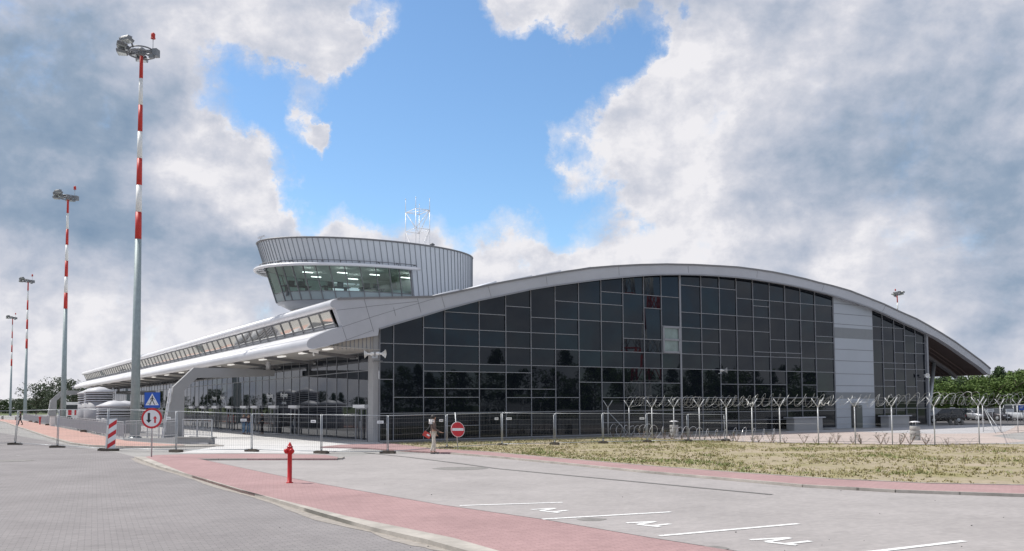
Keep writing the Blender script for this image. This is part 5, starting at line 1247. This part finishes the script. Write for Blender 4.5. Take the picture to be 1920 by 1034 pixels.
b = MB(); b.box(c+V((-.1, -.026, 0)), (.3, .008, .07)); b.box(c+V((-.02, -.026, .12)), (.34, .008, .05)); b.build('printed_line', M['signwhite'], bd_)
p = G(1808, 784); lp = thing('street_lamp', 'slim street lamp with a white head standing among the parked cars', 'street lamp', tuple(p)); zt = atd(1808, 744, p.y).z
b = MB(); b.tube([p, V((p.x, p.y, zt))], [.07, .045], 8); b.build('pole', M['galv'], lp); b = MB(); b.bar(V((p.x+.1, p.y, zt)), V((p.x-.6, p.y, zt-.12)), .22, .1); b.build('lamp_head', M['white'], lp)
# white coach beyond the ventilation drums
p = atd(140, 766, 140); o = thing('coach', 'white coach with red marks parked beyond the tall ventilation drums', 'coach', (p.x, p.y, 0)); c = V((p.x+1.4, p.y, 0))
X2 = V((1, .25, 0)).normalized(); Y2 = V((-.25, 1, 0)).normalized()
b = MB(); b.box(c+Z*1.75, (5.5, 2.4, 2.5), (X2, Y2, Z)); b.box(c+Z*3.05-X2*.1, (5.2, 2.2, .2), (X2, Y2, Z)); b.build('body', M['white'], o)
b = MB(); b.box(c+Z*2.35-Y2*1.21, (4.6, .03, .7), (X2, Y2, Z)); b.build('windows', M['cargl'], o)
b = MB(); b.box(c+Z*1.5-Y2*1.22-X2*1.7, (.5, .03, .8), (X2, Y2, Z)); b.box(c+Z*1.5-Y2*1.22-X2*.9, (.25, .03, .8), (X2, Y2, Z)); b.build('red_mark', M['signred'], o)
for s in (-1.8, 1.6): b = MB(); b.lathe(c+X2*s-Y2*1.22+Z*.5, [(.3, -.1), (.48, -.08), (.48, .02), (.3, .04)], 16, -Y2); b.build('wheel', M['tyre'], o)
# ------------------------------------------------------------------ people
def skin_mesh(nodes, edges, root=0, sub=1):
    me = bpy.data.meshes.new('s'); me.from_pydata([tuple(n[0]) for n in nodes], edges, []); ob = bpy.data.objects.new('s', me); COL.objects.link(ob)
    ob.modifiers.new('skin', 'SKIN').use_smooth_shade = True
    for i, n in enumerate(nodes):
        r = n[1]; me.skin_vertices[0].data[i].radius = (r, r) if isinstance(r, (int, float)) else r; me.skin_vertices[0].data[i].use_root = (i == root)
    sm = ob.modifiers.new('sub', 'SUBSURF'); sm.levels = sub; sm.render_levels = sub
    dg = bpy.context.evaluated_depsgraph_get(); dg.update(); out_ = bpy.data.meshes.new_from_object(ob.evaluated_get(dg)); bpy.data.objects.remove(ob); return out_
def add_me(name, me, m, parent):
    me.materials.clear(); me.materials.append(m)
    for p in me.polygons: p.use_smooth = True
    o = bpy.data.objects.new(name, me); COL.objects.link(o); o.parent = parent; ORG[o.name] = V((0, 0, 0)); return o
def person(label, loc, rz, skin, jacket, trousers, hairm, stride=.0, armf=(.1, .1), elbow=(.25, .5), hood=None, hgt=1.75, shoe=None, cat='person'):
    o = thing('person', label, cat, (0, 0, 0)); s = hgt/1.75
    N_, E_ = [], []
    def nd(p, r): N_.append((V(p)*s, r*s if isinstance(r, (int, float)) else (r[0]*s, r[1]*s))); return len(N_)-1
    def ln(*ix): E_.extend(zip(ix[:-1], ix[1:]))
    pel = nd((0, 0, .96), .125); sp = nd((.0, 0, 1.14), .115); ch = nd((.01, 0, 1.34), .13); nk = nd((.0, 0, 1.49), .055); hb = nd((.015, 0, 1.575), .078); hm = nd((.02, 0, 1.655), .088); ht = nd((.01, 0, 1.71), .07)
    no = nd((.115, 0, 1.63), .014); ln(pel, sp, ch, nk, hb, hm, ht); ln(hm, no)
    legs = []; arms = []
    for sd, f in ((1, stride), (-1, -stride)):
        hp = (0, .09*sd, .92); kn = (.03+f*.5, .095*sd, .50); an = (-.03+f, .1*sd, .09+(max(0, -f)*.12)); to = (.14+f, .11*sd, .035)
        a = nd(hp, .088); k = nd(kn, .06); c = nd(an, .042); t = nd(to, .035); ln(pel, a, k, c, t); legs.append((hp, kn, an, to))
    for q, sd in enumerate((1, -1)):
        sh = V((0, .19*sd, 1.42)); al = armf[q]; el = sh+V((sin(al)*.29, .035*sd, -cos(al)*.29)); be = al+elbow[q]; wr = el+V((sin(be)*.25, 0, -cos(be)*.25)); hd = wr+V((sin(be+.15)*.08, 0, -cos(be+.15)*.08))
        a = nd(sh, .058); k = nd(el, .045); c = nd(wr, .03); h_ = nd(hd, (.018, .036)); ln(ch, a, k, c, h_); arms.append((sh, el, wr))
        d = (hd-wr).normalized(); sx = V((0, 1, 0)); fw2 = d.cross(sx)
        for m_, (oy, L_) in enumerate(((-.028, .07), (-.009, .085), (.010, .08), (.028, .06))):
            b0 = hd+sx*oy+d*.02; f1 = nd(b0+d*L_*.5+fw2*.005, .0095); f2 = nd(b0+d*L_+fw2*.03, .008); ln(h_, f1, f2)
        t1 = nd(wr+d*.04+sx*-.04*sd+V((.02, 0, 0)), .011); t2 = nd(wr+d*.075+sx*-.05*sd+V((.035, 0, 0)), .009); ln(h_, t1, t2)
    me = skin_mesh(N_, E_); bm = bmesh.new(); bm.from_mesh(me)
    for sd in (-1, 1):
        bmesh.ops.create_uvsphere(bm, u_segments=8, v_segments=6, radius=.013*s, matrix=Matrix.Translation(V((.093, .032*sd, 1.655))*s))
        bmesh.ops.create_uvsphere(bm, u_segments=8, v_segments=6, radius=.026*s, matrix=Matrix.Translation(V((.0, .088*sd, 1.64))*s) @ Matrix.Diagonal((.8, .4, 1.2, 1)))
    bm.to_mesh(me); bm.free(); bo = add_me('body', me, skin, o)
    nn = [((0, 0, .82), .15), ((0, 0, .95), .15), ((0, 0, 1.12), .13), ((.01, 0, 1.32), .142), ((0, 0, 1.45), .09)]; ee = [(0, 1), (1, 2), (2, 3), (3, 4)]
    for sh, el, wr in arms:
        i = len(nn); nn += [(sh, .07), (el, .055), (wr, .045)]; ee += [(3, i), (i, i+1), (i+1, i+2)]
    add_me('jacket', skin_mesh([(V(p)*s, r*s) for p, r in nn], ee), jacket, o)
    nn = [((0, 0, .95), .12)]; ee = []
    for hp, kn, an, to in legs: i = len(nn); nn += [(hp, .098), (kn, .07), (V(an)+Z*.02, .06)]; ee += [(0, i), (i, i+1), (i+1, i+2)]
    add_me('trousers', skin_mesh([(V(p)*s, r*s) for p, r in nn], ee), trousers, o)
    for hp, kn, an, to in legs:
        add_me('shoe', skin_mesh([(V((an[0]-.05, an[1], .045+an[2]-.09))*s, .045*s), (V((to[0]+.05, to[1], .04))*s, .04*s)], [(0, 1)]), shoe or M['black'], o)
    b = MB(); b.smooth = True
    hs_ = [(.100, 1.60), (.110, 1.65), (.108, 1.70), (.085, 1.745), (.04, 1.77), (0, 1.775)]
    b.lathe(V((-.012, 0, 0))*s, [(r*s, z*s) for r, z in hs_], 16)
    me = b.build('hair', hairm, o)
    for v in me.data.vertices:
        if v.co.x > .055*s and v.co.z < 1.70*s: v.co.x = .055*s
    if hood: add_me('hood', skin_mesh([(V((-.085, 0, 1.44))*s, .115*s), (V((-.07, .1, 1.47))*s, .06*s), (V((-.07, -.1, 1.47))*s, .06*s), (V((.03, .085, 1.46))*s, .035*s), (V((.03, -.085, 1.46))*s, .035*s)], [(0, 1), (0, 2), (1, 3), (2, 4)]), hood, o)
    o.location = loc; o.rotation_euler = (0, 0, rz); return o
sk = mat('skin', (.46, .27, .19), .5, var=.05); sk2 = mat('skin_tan', (.36, .21, .14), .5, var=.05)
hair = mat('dark_hair', (.022, .017, .014), .55, var=.2, vscale=30)
def cloth(n, c): return mat(n, c, .85, var=.18, vscale=9, bump=.3, bscale=25)
brown, khaki, cream, jeans, navy, charc, plum = cloth('brown_jacket', (.13, .092, .08)), cloth('khaki_trousers', (.62, .57, .49)), cloth('cream_hood', (.78, .76, .74)), cloth('blue_jeans', (.10, .18, .29)), cloth('navy_coat', (.025, .028, .04)), cloth('charcoal_trousers', (.035, .035, .04)), cloth('plum_jacket', (.05, .035, .045))
P1 = G(812.5, 851.5); person('person in brown jacket, pale hood and khaki trousers standing beside the no entry sign', tuple(P1), radians(18), sk, brown, khaki, hair, .10, (.05, .1), (.5, .95), cream, 1.76, M['concd'])
bagc = P1+V((-.30, .02, .86)); o = thing('shoulder_bag', 'small red and white shoulder bag hanging at the hip of the person in brown', 'bag', tuple(bagc))
axb = (V((cos(-.55), 0, sin(-.55))), V((0, 1, 0)), V((-sin(-.55), 0, cos(-.55))))
b = MB(); b.box(bagc, (.36, .13, .20), axb); b.box(bagc+axb[2]*.11, (.34, .11, .03), axb); bg_ = b.build('bag_body', cloth('red_bag', (.52, .07, .06)), o)
b = MB(); b.box(bagc+axb[0]*.06-V((0, .068, 0))+axb[2]*.04, (.14, .008, .07), axb); b.build('white_flash', M['signwhite'], bg_)
b = MB(); b.tube([bagc+V((-.12, 0, .12)), P1+V((-.20, -.06, 1.2)), P1+V((-.06, -.1, 1.50)), P1+V((.02, .1, 1.48)), P1+V((-.08, .16, 1.1)), bagc+V((.12, .05, .06))], .014, 5); b.build('strap', M['dark'], o)
person('person in dark clothes walking along the far pink footway', tuple(G(38, 797.3, .08)), radians(215), sk2, charc, navy, hair, .24, (.35, -.3), (.3, .3), None, 1.78)
person('person in blue jeans and a dark jacket standing before the entrance doors', tuple(G(457, 815)), radians(60), sk2, plum, jeans, hair, .05, (.05, .1), (.3, .4), None, 1.75)
person('person in blue jeans half hidden by a fence post near the entrance', tuple(G(466, 815)), radians(100), sk, plum, jeans, hair, .06, (.1, .0), (.3, .2), None, 1.7)
person('person all in black standing just right of the fence post near the entrance', tuple(G(491.5, 814.5)), radians(180), sk2, navy, charc, hair, .03, (.05, .1), (.5, .6), None, 1.8)
person('person in charcoal seen behind the person in black near the entrance', tuple(G(482, 811)), radians(200), sk, charc, charc, hair, .04, (.1, .1), (.2, .2), None, 1.68)
